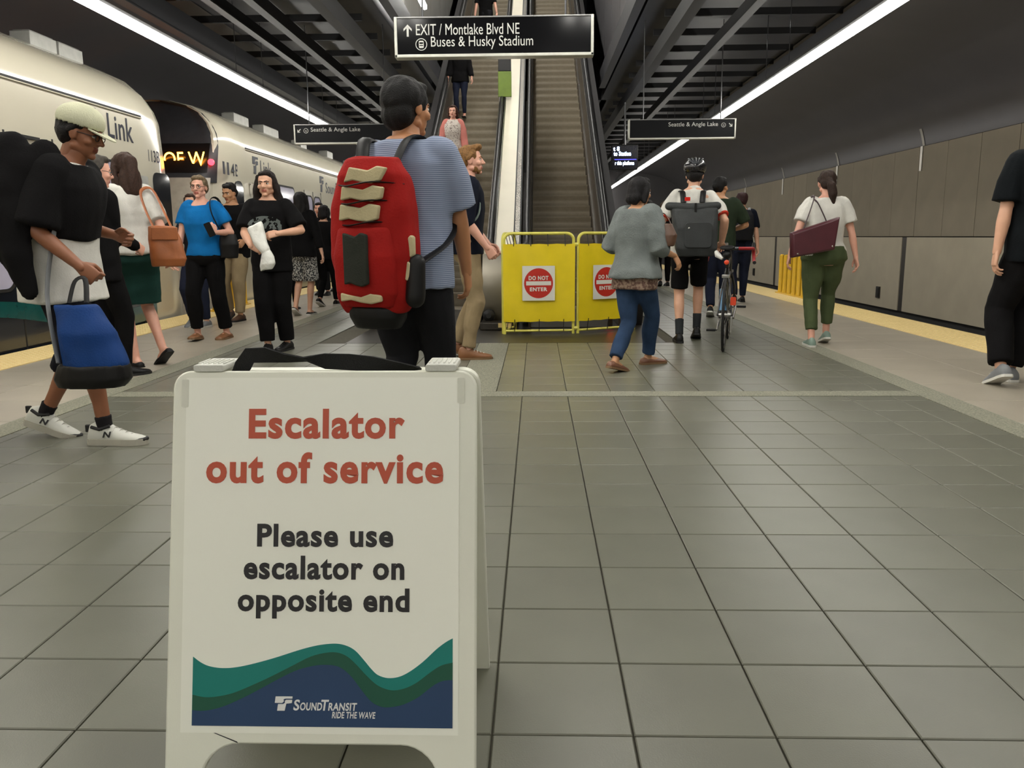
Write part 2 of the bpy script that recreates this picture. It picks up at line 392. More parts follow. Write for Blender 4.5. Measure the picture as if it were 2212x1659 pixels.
for x, nm in ((-1.65, 'outer left'), (-1.05, 'inner left'), (.35, 'inner right'), (.95, 'outer right')):
    light_line(x, 4.30, -5.0, 5.4, 'white %s tube of the ceiling lines behind the camera' % nm, 'tubes behind the camera')
# ================================================================== TRAIN
m_white = mat('train_white_paint', (192, 186, 168), .18, var=.02, scale=1, coat=.5)
m_seal = mat('black_rubber', (18, 17, 17), .6)
m_glass = mat('dark_window_glass', (24, 26, 30), .06, var=.05, spec=.8)
m_litglass = mat('lit_window_glass', (150, 146, 160), .1, var=.15, scale=2, emit=.12)
m_livery = mat('dark_livery_band', (22, 26, 34), .15, var=.2, scale=2, coat=.6)
m_teal = mat('teal_livery_wave', (18, 74, 72), .15, coat=.6)
m_navy = mat('navy_letter', (24, 28, 44), .4)
m_under = mat('underframe', (28, 27, 27), .8)
m_roofeq = mat('roof_equipment', (170, 170, 164), .5, .2)
m_amber = mat('amber_led', (255, 150, 40), .5, var=0, emit=14.)
m_redled = mat('red_lamp', (255, 30, 40), .4, var=0, emit=8.)
TX = -6.40
HALF = [(1.35, -.30), (1.35, .75), (1.35, 2.59), (1.31, 2.74), (1.20, 2.92), (1.0, 3.10), (.72, 3.23), (.38, 3.31), (0, 3.33)]
def g_(z): return max(0., (z-1.0)/2.33)**1.6
def ring(y, hw, s):
    k = hw/1.35; pts = [(TX+x*k, z) for x, z in HALF]+[(TX-x*k, z) for x, z in reversed(HALF[:-1])]
    return [(x, y+s*g_(z), z) for x, z in pts]
def px_(z): return float(np.interp(z, [h[1] for h in HALF], [h[0] for h in HALF]))
def nose(x, z, y0, sgn):
    """Y of the cab end at offset x from the car axis and height z"""
    q = [(0, 0, 1.2), (.7, 0, 1.2), (1.0, .08, 1.1), (1.17, .25, .8), (1.27, .6, .45), (1.33, 1.0, .15), (1.36, 1.6, 0)]
    x = 1.35*abs(x)/max(px_(z), .05)
    for (a, d0, s0), (b_, d1, s1) in zip(q, q[1:]):
        if x <= b_:
            t = (x-a)/(b_-a); return y0+sgn*(d0+(d1-d0)*t+(s0+(s1-s0)*t)*g_(z))
    return y0+sgn*1.6
def side_plate(name, y0, y1, z0, z1, m, parent, rad=.08, x=TX+1.35, th=.006):
    b = MB(); b.prism(rrect(y1-y0, z1-z0, rad, 5), -.02, th, FACE_EAST(x, (y0+y1)/2, (z0+z1)/2)); return b.build(name, m, parent)
def logo_T(M, w, h, material, parent, name='logo'):
    """slanted block letter T cut by an S-shaped line"""
    P = lambda x, y: (x*w+.10*w*(y-.5), y*h)
    a = [P(0, .55), P(.0, 1), P(1, 1), P(1, .86), P(.62, .86), P(.50, .82), P(.48, .74), P(.52, .66), P(.44, .55)]
    c = [P(.20, 0), P(.20, .46), P(.50, .46), P(.60, .56), P(.58, .70), P(.64, .76), P(1, .76), P(1, .55), P(.68, .50), P(.64, 0)]
    b = MB(); b.prism(a, .001, .003, M); b.prism(c, .001, .003, M); return b.build(name, material, parent)
def door(y0, y1, parent):
    b = MB(); b.prism(rrect(y1-y0, 2.12, .1, 5), -.02, .004, FACE_EAST(TX+1.35, (y0+y1)/2, 1.03)); d = b.build('door', m_white, parent)
    w2 = (y1-y0)/2
    for k in (0, 1):
        yc = y0+w2*(k+.5)
        b = MB(); o_ = rrect(w2-.10, 1.42, .16, 6); i_ = rrect(w2-.16, 1.36, .14, 6); n = len(o_); M = FACE_EAST(TX+1.35, yc, 1.28)
        vs = [M @ Vector((x, y, .005)) for x, y in o_]+[M @ Vector((x, y, .005)) for x, y in i_]+[M @ Vector((x, y, .014)) for x, y in o_]+[M @ Vector((x, y, .014)) for x, y in i_]
        b.add(vs, [(2*n+i, 2*n+(i+1) % n, 3*n+(i+1) % n, 3*n+i) for i in range(n)]+[(i, (i+1) % n, 2*n+(i+1) % n, 2*n+i) for i in range(n)]+[(n+i, n+(i+1) % n, 3*n+(i+1) % n, 3*n+i) for i in range(n)])
        b.build('window_seal', m_seal, d)
        b = MB(); b.prism(i_, .004, .008, M); b.build('pane', m_litglass, d)
    b = MB(); b.box((TX+1.355, (y0+y1)/2, 1.03), (.012, .025, 2.1)); b.build('door_seal', m_seal, d)
    for e in (y0, y1): b = MB(); b.box((TX+1.352, e, 1.03), (.012, .02, 2.12)); b.build('door_gap', m_seal, d)
    return d
def car(label, secs, y0, y1):
    t = thing('train_car', label, 'train', (TX, (y0+y1)/2, -.3), 0, 'light rail cars at the left platform')
    inv = Matrix.Translation((-TX, -(y0+y1)/2, .3))
    b = MB(); b.loft([ring(*s) for s in secs]); b.build('body', m_white, t, 30)
    b = MB(); b.box((TX+1.352, (y0+y1)/2, 2.600), (.012, y1-y0, .022)); b.build('drip_rail', m_seal, t)
    b = MB(); b.box((TX+1.358, (y0+y1)/2, 2.578), (.016, y1-y0, .012)); b.build('gutter_lip', m_white, t)
    b = MB(); b.box((TX+1.346, (y0+y1)/2, .21), (.02, y1-y0, .92)); b.build('livery_band', m_livery, t)
    w_ = []; n = int((y1-y0)/.3)
    for i in range(n+1): y = y0+(y1-y0)*i/n; w_.append((y, .36+.15*math.sin(y*1.1)))
    b = MB(); q = w_+[(y, z-.16-.05*math.sin(y*.8)) for y, z in reversed(w_)]
    b.prism(q, .008, .011, frame((TX+1.35, 0, 0), (0, 1, 0), (0, 0, 1))); b.build('livery_wave', m_teal, t)
    b = MB(); b.box((TX, (y0+y1)/2, -.5), (2.2, y1-y0-1, .4)); b.build('underframe', m_under, t)
    return t
def fix(t):
    for o in t.children: o.location = o.location-Vector(t.location)
# near car: its cab end faces away from the camera
near = car('white light rail car nearest the camera at the left edge', [(-4, 1.35, 0), (10.73, 1.35, 0), (11.33, 1.33, -.15), (11.73, 1.27, -.45), (12.08, 1.17, -.8), (12.25, 1.0, -1.1), (12.33, .7, -1.2)], -4, 10.8)
door(8.75, 10.45, near); door(6.25, 7.95, near)
side_plate('cab_window', 11.02, 11.52, 1.05, 1.93, m_glass, near, .12, TX+1.335, .012)
side_plate('door_button_panel', 10.62, 10.86, 1.55, 1.86, m_roofeq, near, .03)
logo_T(FACE_EAST(TX+1.352, 9.42, 2.24), .26, .30, m_navy, near)
text('lettering', 'Link', FACE_EAST(TX+1.352, 9.93, 2.245), .62, m_navy, near, .28, .01)
text('car_number', '113B', FACE_EAST(TX+1.34, 10.95, 2.06), .32, m_navy, near, .15)
for y, ln in ((9.85, .52), (10.42, .52)):
    b = MB(); b.box((TX+.62, y, 3.29), (.24, ln, .16)); b.box((TX+.62, y, 3.375), (.20, ln*.9, .02)); b.build('roof_unit', m_roofeq, near, 35, .02)
b = MB(); b.box((TX+1.36, 8.35, 2.06), (.03, .3, .03)); b.build('door_rail', m_seal, near)
fix(near)
# second car: its cab end faces the camera
far_secs = [(13.0, .7, 1.2), (13.08, 1.0, 1.1), (13.25, 1.17, .8), (13.6, 1.27, .45), (14.0, 1.33, .15), (14.6, 1.35, 0), (41, 1.35, 0)]
carb = car('white light rail car 114B with lit amber headsign on its cab end', far_secs, 14.62, 41)
def nose_patch(name, x0, x1, z0, z1, m, parent, off, nx=24, nz=12):
    b = MB(); vs = []
    for j in range(nz+1):
        for i in range(nx+1):
            z = z0+(z1-z0)*j/nz; x = (x0+(x1-x0)*i/nx)*px_(z)/1.35; vs.append((TX+x, nose(x, z, 13.0, 1)-off, z))
    fs = [(j*(nx+1)+i, j*(nx+1)+i+1, (j+1)*(nx+1)+i+1, (j+1)*(nx+1)+i) for j in range(nz) for i in range(nx)]
    o2 = len(vs); vs += [(x, y+off*.8, z) for x, y, z in vs]; fs2 = [tuple(k+o2 for k in reversed(f)) for f in fs]
    b.add(vs, fs+fs2); return b.build(name, m, parent, 60)
nose_patch('windscreen', -1.22, 1.22, 1.95, 3.32, mat('black_front_glass', (52, 52, 55), .4, spec=.3), carb, .012)
nose_patch('front_mask', -1.16, 1.165, .35, 2.02, mat('front_mask', (168, 160, 146), .35), carb, .018)
nose_patch('headsign_case', -.95, 1.12, 2.10, 2.58, mat('sign_case', (14, 12, 12), .3), carb, .02)
yh = nose(.8, 2.33, 13.0, 1)-.05
text('headsign_lettering', 'UNIV OF W', FACE_CAM(TX+1.10, yh+.0, 2.21), 1.35, m_amber, carb, .22, .0, align='R')
b = MB(); b.lathe([(.05, 0), (.05, .03), (.03, .04)], 12, Matrix.Translation((TX+1.17, nose(1.15, 2.27, 13., 1)-.02, 2.27)) @ Matrix.Rotation(R(90), 4, 'X')); b.build('marker_lamp', m_redled, carb)
side_plate('cab_window', 14.02, 14.42, 1.45, 2.02, m_glass, carb, .16, TX+1.34, .012)
for k, (ch, w_) in enumerate((('1', .09), ('1', .09), ('4', .15), ('B', .14))): text('car_number', ch, FACE_EAST(TX+1.30, 13.56+k*.19, 2.09), w_, m_navy, carb, .20, .012, lift=.035)
logo_T(FACE_EAST(TX+1.352, 14.95, 2.20), .30, .30, m_navy, carb)
text('lettering', 'Link', FACE_EAST(TX+1.352, 15.38, 2.2), .62, m_navy, carb, .26, .01)
logo_T(FACE_EAST(TX+1.352, 19.55, 2.12), .36, .36, m_navy, carb)
text('lettering', 'SoundTransit', FACE_EAST(TX+1.352, 20.1, 2.12), 2.3, m_navy, carb, .25, .01)
for y in (16.1, 22.0, 24.0, 26.0): side_plate('window', y, y+1.35, 1.12, 2.06, m_litglass, carb, .12, TX+1.35, .008); side_plate('window_seal', y-.04, y+1.39, 1.08, 2.10, m_seal, carb, .14, TX+1.35, .004)
door(18.2, 19.6, carb)
b = MB(); b.box((TX+1.40, 14.75, 1.92), (.1, .06, .2)); b.cyl((TX+1.34, 14.7, 2.0), (TX+1.4, 14.75, 2.0), .015); b.build('mirror', m_steel, carb, 35, .01)
for y, ln in ((16.3, .8), (18.1, 1.0), (20.6, .5), (23.2, .6), (26.3, 1.1)):
    b = MB(); b.box((TX+.62, y, 3.29), (.24, ln, .18)); b.box((TX+.62, y, 3.385), (.20, ln*.9, .02)); b.build('roof_unit', m_roofeq, carb, 35, .02)
fix(carb)

# ================================================================== ESCALATORS
T30 = math.tan(R(30)); EY = 12.5; YT = 30.0
m_step = mat('escalator_step', (136, 126, 108), .5, .1, var=.08, scale=20)
m_rubber = mat('handrail_rubber', (22, 21, 21), .42)
m_skirt = mat('balustrade_steel', (92, 84, 76), .35, .7)
m_deck = mat('pale_steel_deck', (236, 228, 208), .3, .1, var=.03, scale=3)
m_newel = mat('satin_newel_steel', (150, 144, 132), .35, .8, var=.08, scale=3)
m_outer = mat('dark_cladding', (46, 44, 44), .5, .3)
def sl(y): return max(0., (y-EY)*T30)
def side_poly(c_top, c_low):
    p = [(9.95, 0.02), (9.72, .25), (9.70, .55), (9.80, c_top-.06), (9.98, c_top), (EY, c_top)]
    return p+[(YT, sl(YT)+c_top), (YT, sl(YT)+c_low), (EY+.1, min(c_low, .02)+.0)]
def yz_prism(b, poly, x0, x1):
    b.prism(poly, x0, x1, frame((0, 0, 0), (0, 1, 0), (0, 0, 1))); return b
def handrail(x, parent, r=.04, top=.94):
    p = [(x, 10.35, .16), (x, 10.0, .18), (x, 9.76, .34), (x, 9.68, .56), (x, 9.73, .77), (x, 9.88, .90), (x, 10.08, top), (x, EY-.1, top), (x, EY+.25, top+.10)]
    p += [(x, y, sl(y)+top) for y in np.linspace(EY+.6, YT, 16)]
    b = MB(); b.tube(p, r, 10); return b.build('handrail', m_rubber, parent, 60)
def escalator(label, xl, xr, rails, left_outer):
    cx = (xl+xr)/2; t = thing('escalator', label, 'escalator', (cx, 9.6, 0)); w_ = xr-xl
    # one step: flat tread, curved riser
    p = [(0, 0), (0, -.03)]+[(.02+.01*math.sin(k), -.03-.18*k/4) for k in range(1, 4)]+[(.05, -.235), (.38, -.235), (.38, 0)]
    b = MB(); yz_prism(b, p, -w_/2+.004, w_/2-.004); me_st = b.mesh('step', m_step, 35)
    lip = MB(); lip.box((0, .012, .0015), (w_-.02, .024, .004)); me_lip = lip.mesh('step_nosing', mat('step_nosing', (110, 104, 88), .5, .3), None)
    ys = [EY+.2-.7128+.36*k for k in range(2)]+[EY+.2+k*.3464 for k in range(46)]
    for k, y in enumerate(ys):
        z = .004 if k < 2 else (k-1)*.2
        st = inst('step', me_st, t, (0, y-9.6, z)); inst('nosing', me_lip, st)
    b = MB(); yz_prism(b, [(9.62, 0), (9.62, .012), (11.98, .016), (11.98, 0)], xl-cx, xr-cx); o = b.build('comb_plate', m_plate, t); o.location = (0, -9.6, 0)
    for s_, xe in ((-1, xl), (1, xr)):
        b = MB(); yz_prism(b, [(9.75, 0), (9.75, .2), (EY, .2), (YT, sl(YT)+.22), (YT, sl(YT)-.3), (EY+.3, 0)], xe-cx+s_*.004, xe-cx+s_*.03); o = b.build('skirt_panel', m_skirt, t); o.location = (0, -9.6, 0)
        b = MB(); yz_prism(b, side_poly(.86, -.1), xe-cx+s_*.032, xe-cx+s_*.05); o = b.build('balustrade', m_skirt, t); o.location = (0, -9.6, 0)
        b = MB(); yz_prism(b, [(EY-.3, .215), (EY, .225), (YT, sl(YT)+.235), (YT, sl(YT)+.215), (EY, .205), (EY-.3, .2)], xe-cx+s_*.0, xe-cx+s_*.03); o = b.build('skirt_trim', m_steel, t); o.location = (0, -9.6, 0)
        b = MB(); yz_prism(b, [(9.85, .84), (EY, .86), (YT, sl(YT)+.86), (YT, sl(YT)+.875), (EY, .885), (9.85, .86)], xe-cx+s_*.03, xe-cx+s_*.055); o = b.build('top_trim', m_steel, t); o.location = (0, -9.6, 0)
    for x in rails:
        h = handrail(x-cx, t); h.location = (0, -9.6, 0)
    s_ = -1 if left_outer else 1; xo = xl-.06 if left_outer else xr+.06
    a, c = sorted((xo-cx, xo-cx+s_*.24))
    b = MB(); yz_prism(b, [(9.9, 0), (9.74, .25), (9.74, .6), (9.95, .85), (EY, .86), (YT, sl(YT)+.86), (YT, sl(YT)-.9), (EY+1.5, 0)], a, c); o = b.build('outer_cladding', m_outer, t); o.location = (0, -9.6, 0)
    b = MB(); yz_prism(b, [(EY+1.4, .0), (YT, sl(YT)-.85), (YT, sl(YT)-.55), (EY+.9, .0)], xl-cx-.02, xr-cx+.02); o = b.build('truss_soffit', m_outer, t); o.location = (0, -9.6, 0)
    return t
esc_r = escalator('stopped escalator rising behind the yellow barrier, no one on it', -.07, .963, (-.145, 1.075), False)
esc_l = escalator('escalator left of the pale steel deck, carrying people down', -1.822, -.789, (-1.92, -.70), True)
t = thing('escalator_deck', 'pale steel deck between the two escalators with rounded newel end', 'escalator deck', (-.44, 9.7, 0))
def dk(name, m, poly, x0, x1): b = MB(); yz_prism(b, [(y-9.7, z) for y, z in poly], x0+.44, x1+.44); return b.build(name, m, t)
top = lambda a, c, lo: [(9.80, a), (EY, a), (YT, sl(YT)+a), (YT, sl(YT)+lo), (EY, lo), (9.80, lo)]
dk('deck_plate', m_deck, top(.90, .9, .86), -.615, -.354)
dk('deck_rail', m_steel, top(.93, .9, .86), -.331, -.261)
dk('deck_edge', m_seal, top(.905, .9, .86), -.354, -.331)
dk('deck_edge', m_seal, top(.905, .9, .86), -.261, -.238)
dk('deck_edge', m_steel, top(.92, .9, .86), -.638, -.618)
b = MB(); yz_prism(b, [(10.0-9.7, .0), (9.80-9.7, .02), (9.70-9.7, .2), (9.66-9.7, .45), (9.70-9.7, .70), (9.80-9.7, .86), (EY-9.7, .865), (YT-9.7, sl(YT)+.865), (YT-9.7, sl(YT)-.4), (EY+.4-9.7, 0)], -.195, .20); b.build('newel', m_newel, t, 40)
b = MB(); b.box((-.03, -.16, .045), (.36, .3, .085)); b.build('plinth', m_plate, t, 35, .01)
b = MB(); b.box((.08, -.32, .06), (.16, .006, .05)); b.build('yellow_mark', m_tact, t)
b = MB(); b.lathe([(.05, 0), (.075, .03), (.07, .07), (.03, .1)], 14, Matrix.Translation((-.12, -.02, .15)) @ Matrix.Rotation(R(90), 4, 'X')); b.build('handrail_inlet', m_seal, t)
text('lettering', 'n', FACE_CAM(.085, -.05, .66), .035, m_seal, t, .06, .03, lift=.005)
t = thing('direction_box', 'narrow black and green indicator box standing on the escalator deck', 'indicator box', (-.64, 17.55, 3.86))
b = MB(); b.box((0, 0, .25), (.27, .09, .49)); b.build('green_face', mat('green_face', (96, 118, 32), .45), t, 35, .006)
b = MB(); b.box((0, 0, .68), (.26, .09, .36)); b.build('black_face', m_seal, t, 35, .006)

# ================================================================== HANGING SIGNS
m_sign = mat('sign_black_face', (15, 15, 17), .10, var=.1, scale=3, spec=.32)
m_frame = mat('sign_pale_frame', (206, 206, 196), .35, .2)
m_let = mat('sign_white_letter', (206, 206, 200), .4)
m_sign2 = mat('sign_matt_black_face', (16, 17, 20), .45, var=.1, scale=3, spec=.15)
def hang_sign(x0, x1, y, z0, z1, label, rods_to):
    t = thing('hanging_sign', label, 'sign', ((x0+x1)/2, y, z0)); w_ = x1-x0; h_ = z1-z0
    b = MB(); b.box((0, .05, h_/2), (w_-.04, .10, h_-.02)); b.build('face_panel', m_sign if y < 10 else m_sign2, t)
    for s_ in (-1, 1): b = MB(); b.box((s_*(w_/2-.012), .045, h_/2), (.024, .125, h_)); b.build('side_frame', m_frame, t, 35, .004)
    b = MB(); b.box((0, .045, .012), (w_, .125, .026)); b.build('bottom_frame', m_frame, t, 35, .004)
    b = MB(); b.box((0, .045, h_-.006), (w_, .11, .014)); b.build('top_frame', m_house, t, 35, .004)
    for s_ in (-1, 1): b = MB(); b.cyl((s_*w_*.36, .05, h_), (s_*w_*.36, .05, rods_to-z0), .009, n=8); b.build('hanger_rod', m_rod, t)
    return t, w_, h_
def arrow(M, s, ang, m, parent):
    c, q = math.cos(ang), math.sin(ang); rot = lambda x, y: (x*c-y*q, x*q+y*c); b = MB()
    b.prism([rot(x*s, y*s) for x, y in [(-.09, -.5), (.09, -.5), (.09, .28), (-.09, .28)]], .001, .003, M)
    b.prism([rot(x*s, y*s) for x, y in [(0, .5), (-.36, .14), (-.36, -.06), (0, .30), (.36, -.06), (.36, .14)]], .001, .003, M)
    return b.build('arrow', m, parent)
def ring_mark(M, r, th, m, parent, name='pictogram_ring', n=28):
    b = MB(); vs = []
    for q in (r, r-th):
        for z in (.001, .003):
            vs += [M @ Vector((q*math.cos(2*math.pi*i/n), q*math.sin(2*math.pi*i/n), z)) for i in range(n)]
    fs = []
    for i in range(n):
        j = (i+1) % n; fs += [(n+i, n+j, 3*n+j, 3*n+i), (i, j, n+j, n+i), (2*n+i, 2*n+j, 3*n+j, 3*n+i)]
    b.add(vs, fs); return b.build(name, m, parent)
t, w_, h_ = hang_sign(-1.24, .50, 7.6, 2.612, 2.948, 'black hanging exit sign for Montlake Blvd NE, Buses and Husky Stadium', 4.47)
LX = lambda px: -.87+(px-851)/432*1.74       # reading measured positions along the sign face
S = lambda u, v: FACE_CAM(u, -.001, v)
arrow(S(LX(880), .225), .10, 0, m_let, t)
text('lettering', 'EXIT / Montlake Blvd NE', S(LX(898), .185), .905, m_let, t, .092)
text('lettering', 'Buses & Husky Stadium', S(LX(930), .062), .895, m_let, t, .112)
ring_mark(S(LX(909), .109), .051, .006, m_let, t)
b = MB(); b.prism(rrect(.042, .06, .008), .001, .003, S(LX(909), .109)); bus = b.build('bus_pictogram', m_let, t)
b = MB(); b.prism(rrect(.032, .014, .003), .0035, .004, S(LX(909), .12)); b.prism(rrect(.032, .008, .003), .0035, .004, S(LX(909), .10)); b.build('bus_windows', m_sign, bus)
t, w_, h_ = hang_sign(-4.0, -2.24, 14, 2.585, 2.90, 'black hanging Seattle and Angle Lake sign beside the train', 4.45)
arrow(S(-.88+.085, .215), .075, R(135), m_let, t); ring_mark(S(-.88+.20, .215), .04, .006, m_let, t); text('pictogram_letter', 'Q', S(-.88+.185, .195), .028, m_let, t)
text('lettering', 'Seattle & Angle Lake', S(-.88+.28, .18), .82, m_let, t, .085)
t, w_, h_ = hang_sign(1.50, 3.24, 14, 2.605, 2.92, 'black hanging Seattle and Angle Lake sign on the right side', 4.45)
arrow(S(.87-.085, .215), .075, R(-135), m_let, t); ring_mark(S(.87-.20, .215), .036, .006, m_let, t); text('pictogram_letter', 'Q', S(.87-.213, .197), .026, m_let, t)
text('lettering', 'Seattle & Angle Lake', S(-.22, .18), .80, m_let, t, .085)

# ================================================================== MONITORS
m_scr = mat('dark_screen', (26, 26, 40), .25, var=.1); m_scrt = mat('screen_text', (190, 215, 255), .5, var=0, emit=7.); m_bar = mat('screen_blue_bar', (70, 70, 220), .5, var=0, emit=1.6)
t = thing('info_monitor', 'dark arrivals monitor with bright blue text beside the escalator', 'monitor', (1.86, 18, 2.45))
b = MB(); b.box((0, .04, .24), (.56, .08, .52)); b.build('case', m_seal, t, 35, .01)
b = MB(); b.box((0, -.002, .35), (.53, .006, .25)); b.build('upper_screen', m_scr, t)
b = MB(); b.box((0, -.002, .10), (.53, .006, .19)); b.build('lower_screen', m_scr, t)
b = MB(); b.box((.02, -.006, .195), (.46, .004, .014)); b.build('blue_bar', m_bar, t)
text('lettering', 't 8', FACE_CAM(-.24, -.006, .37), .13, m_scrt, t, .09, .02)
text('lettering', 'to Station', FACE_CAM(-.23, -.006, .27), .36, m_scrt, t, .09, .02)
text('lettering', 'r this platform', FACE_CAM(-.20, -.006, .06), .40, m_scrt, t, .10, .02)
b = MB(); b.cyl((0, .04, .49), (0, .04, 1.35), .02); b.build('drop_pole', m_rod, t)
t = thing('wall_sign_box', 'small dark sign box mounted on the right metal wall', 'sign', (7.86, 24.6, 1.82))
b = MB(); b.box((.06, 0, 0), (.10, 1.5, .32)); b.build('case', m_seal, t, 35, .01)
b = MB(); b.box((.004, 0, .03), (.01, 1.3, .05)); b.build('pale_strip', m_house, t)

# ================================================================== BOLLARD ROWS BETWEEN THE CARS
m_yel = mat('yellow_bollard', (214, 170, 24), .4, var=.06)
def bollards(x, y0, y1, n, label):
    t = thing('bollard_row', label, 'bollards', (x, (y0+y1)/2, 0))
    b = MB(); b.box((0, 0, .012), (.16, y1-y0+.16, .024)); b.build('base_plate', m_yel, t, 35, .006)
    pb = MB(); pb.lathe([(.052, .02), (.05, .05), (.045, .06), (.045, .66), (.04, .69), (.02, .705)], 14); me = pb.mesh('post', m_yel, 40)
    for i in range(n): inst('post', me, t, (0, y0+(y1-y0)*i/(n-1)-(y0+y1)/2, 0))
    return t
bollards(4.50, 13.8, 15.4, 7, 'row of yellow posts on the right platform edge')
bollards(-4.72, 12.0, 13.2, 6, 'row of yellow posts before the gap between the two trains')

# ================================================================== SANDWICH BOARD
m_plast = mat('board_plastic', (228, 228, 212), .42, var=.03, scale=6, bump=.04, bscale=300)
m_post = mat('poster_paper', (240, 240, 226), .4, var=.012, scale=3)
m_red = mat('poster_red', (184, 78, 50), .5, var=.03); m_blk = mat('poster_black', (34, 32, 32), .5, var=.03)
m_teal2 = mat('poster_teal', (16, 122, 112), .45, var=.03); m_grn = mat('poster_green', (24, 82, 62), .45, var=.03); m_blu = mat('poster_blue', (38, 64, 98), .45, var=.03)
m_pwh = mat('poster_white', (226, 226, 222), .45, var=0); m_strap = mat('black_webbing', (20, 20, 20), .8, bump=.3, bscale=300); m_tape = mat('clear_tape', (206, 206, 190), .35)
BX = -.4231
t = thing('sandwich_board', 'white A-frame board reading Escalator out of service in the foreground', 'sign', (BX, 1.66, 0))
pivot = Vector((BX, 1.66, 0))
def panel_outline():
    W = .609; H = .820; r = .035; pts = []
    pts += [(-W/2, 0), (-W/2+.055, 0)]
    ax, at, ar = .232, .0905, .075
    pts += [(-ax-.012, .0)]
    for i in range(9): a = math.pi-i*math.pi/16; pts.append((-ax+ar+ar*math.cos(a), at-ar+ar*math.sin(a)))
    for i in range(9): a = math.pi/2-i*math.pi/16; pts.append((ax-ar+ar*math.cos(a), at-ar+ar*math.sin(a)))
    pts += [(ax+.012, 0), (W/2, 0)]
    for i in range(7): a = i*math.pi/12; pts.append((W/2-r+r*math.cos(a), H-r+r*math.sin(a)))
    for i in range(7): a = math.pi/2+i*math.pi/12; pts.append((-W/2+r+r*math.cos(a), H-r+r*math.sin(a)))
    return pts
MF = frame((0, 1.418-1.66, 0), (1, 0, 0), (0, .19, .798))       # front panel plane, local z looks at the viewer
MR = frame((0, 1.912-1.66, 0), (-1, 0, 0), (0, -.215, .798))    # rear panel
b = MB(); b.prism(panel_outline(), -.022, 0, MF); fp = b.build('front_panel', m_plast, t, 35, .004)
b = MB(); b.prism(panel_outline(), -.022, 0, MR); b.build('rear_panel', m_plast, t, 35, .004)
PX = lambda u: u-BX
b = MB(); b.prism([(PX(-.697), .112), (PX(-.153), .112), (PX(-.153), .806), (PX(-.700), .806)], .0005, .0015, MF); poster = b.build('poster', m_post, t)
for (u, v, w_, h_) in ((-.702, .775, .014, .055), (-.150, .78, .014, .05)):
    b = MB(); b.prism(rrect(w_, h_, .002, 2, PX(u), v), .0016, .0022, MF); b.build('tape', m_tape, t)
TT = [(-.6746, .2579), (-.6593, .2471), (-.6432, .2401), (-.6207, .2366), (-.5952, .2374), (-.5634, .2433), (-.5158, .2561), (-.4683, .2714), (-.4367, .28), (-.4113, .2842), (-.3891, .285), (-.37, .2805), (-.3541, .2714), (-.3381, .2545), (-.3221, .2361), (-.3093, .2254), (-.2904, .22), (-.2683, .2227), (-.2463, .2337), (-.2213, .2524), (-.1962, .2757), (-.1774, .2898), (-.1642, .297)]
TG = [(-.6739, .185), (-.6515, .1805), (-.626, .1817), (-.5942, .1888), (-.5626, .2015), (-.5247, .2188), (-.4837, .2393), (-.4427, .2598), (-.4111, .2678), (-.3889, .268), (-.3698, .2604), (-.3506, .2436), (-.3314, .2237), (-.3092, .2054), (-.2839, .197), (-.2587, .2003), (-.2336, .2122), (-.2086, .2309), (-.1866, .2449), (-.164, .2507)]
TB = [(-.6739, .1556), (-.6509, .1543), (-.6192, .1608), (-.5844, .175), (-.5497, .1923), (-.5119, .2128), (-.4741, .2317), (-.4425, .2412), (-.4171, .2445), (-.3949, .2432), (-.379, .2371), (-.3598, .2203), (-.3406, .1958), (-.3215, .1745), (-.3025, .1655), (-.2836, .165), (-.2585, .1705), (-.2303, .1846), (-.2021, .2064), (-.1833, .2157), (-.1639, .2175)]
def smooth_line(P, sub=4):
    out = []; P = [Vector((a, c, 0)) for a, c in P]
    for i in range(len(P)-1):
        p0, p1, p2, p3 = P[max(i-1, 0)], P[i], P[i+1], P[min(i+2, len(P)-1)]
        for s_ in range(sub):
            u = s_/sub; out.append(.5*((2*p1)+(-p0+p2)*u+(2*p0-5*p1+4*p2-p3)*u*u+(-p0+3*p1-3*p2+p3)*u*u*u))
    return [(p.x, p.y) for p in out]+[(P[-1].x, P[-1].y)]
for nm, P, m, z in (('teal_wave', TT, m_teal2, .0022), ('green_wave', TG, m_grn, .0027), ('blue_wave', TB, m_blu, .0032)):
    L_ = [(PX(u), v) for u, v in smooth_line(P)]; b = MB(); n = len(L_)
    # strip between the wave line and the straight foot of the print
    vs = [MF @ Vector((u, v, z)) for u, v in L_]+[MF @ Vector((u, .126, z)) for u, v in L_]+[MF @ Vector((u, v, z-.0006)) for u, v in L_]+[MF @ Vector((u, .126, z-.0006)) for u, v in L_]
    b.add(vs, [(i, i+1, n+i+1, n+i) for i in range(n-1)]+[(2*n+i, 2*n+i+1, i+1, i) for i in range(n-1)]+[(n+i, n+i+1, 3*n+i+1, 3*n+i) for i in range(n-1)]+[(0, n, 3*n, 2*n), (n-1, 2*n-1, 4*n-1, 3*n-1)])
    b.build(nm, m, poster, None)
OFS = lambda u, v: MF @ Matrix.Translation((PX(u), v, 0))
text('lettering', 'Escalator', OFS(-.5723, .6842), .3113, m_red, poster, .0597, .034, lift=.0016)
text('lettering', 'out of service', OFS(-.6561, .5961), .4719, m_red, poster, .0618, .034, lift=.0016)
text('lettering', 'Please use', OFS(-.5517, .4718), .2695, m_blk, poster, .0453, .032, lift=.0016)
text('lettering', 'escalator on', OFS(-.5773, .4084), .3176, m_blk, poster, .0466, .032, lift=.0016)
text('lettering', 'opposite end', OFS(-.5879, .3328), .3386, m_blk, poster, .0595, .032, lift=.0016)
text('lettering', 'S', OFS(-.4742, .1574), .0125, m_pwh, poster, .0207, .02, .15, lift=.0034)
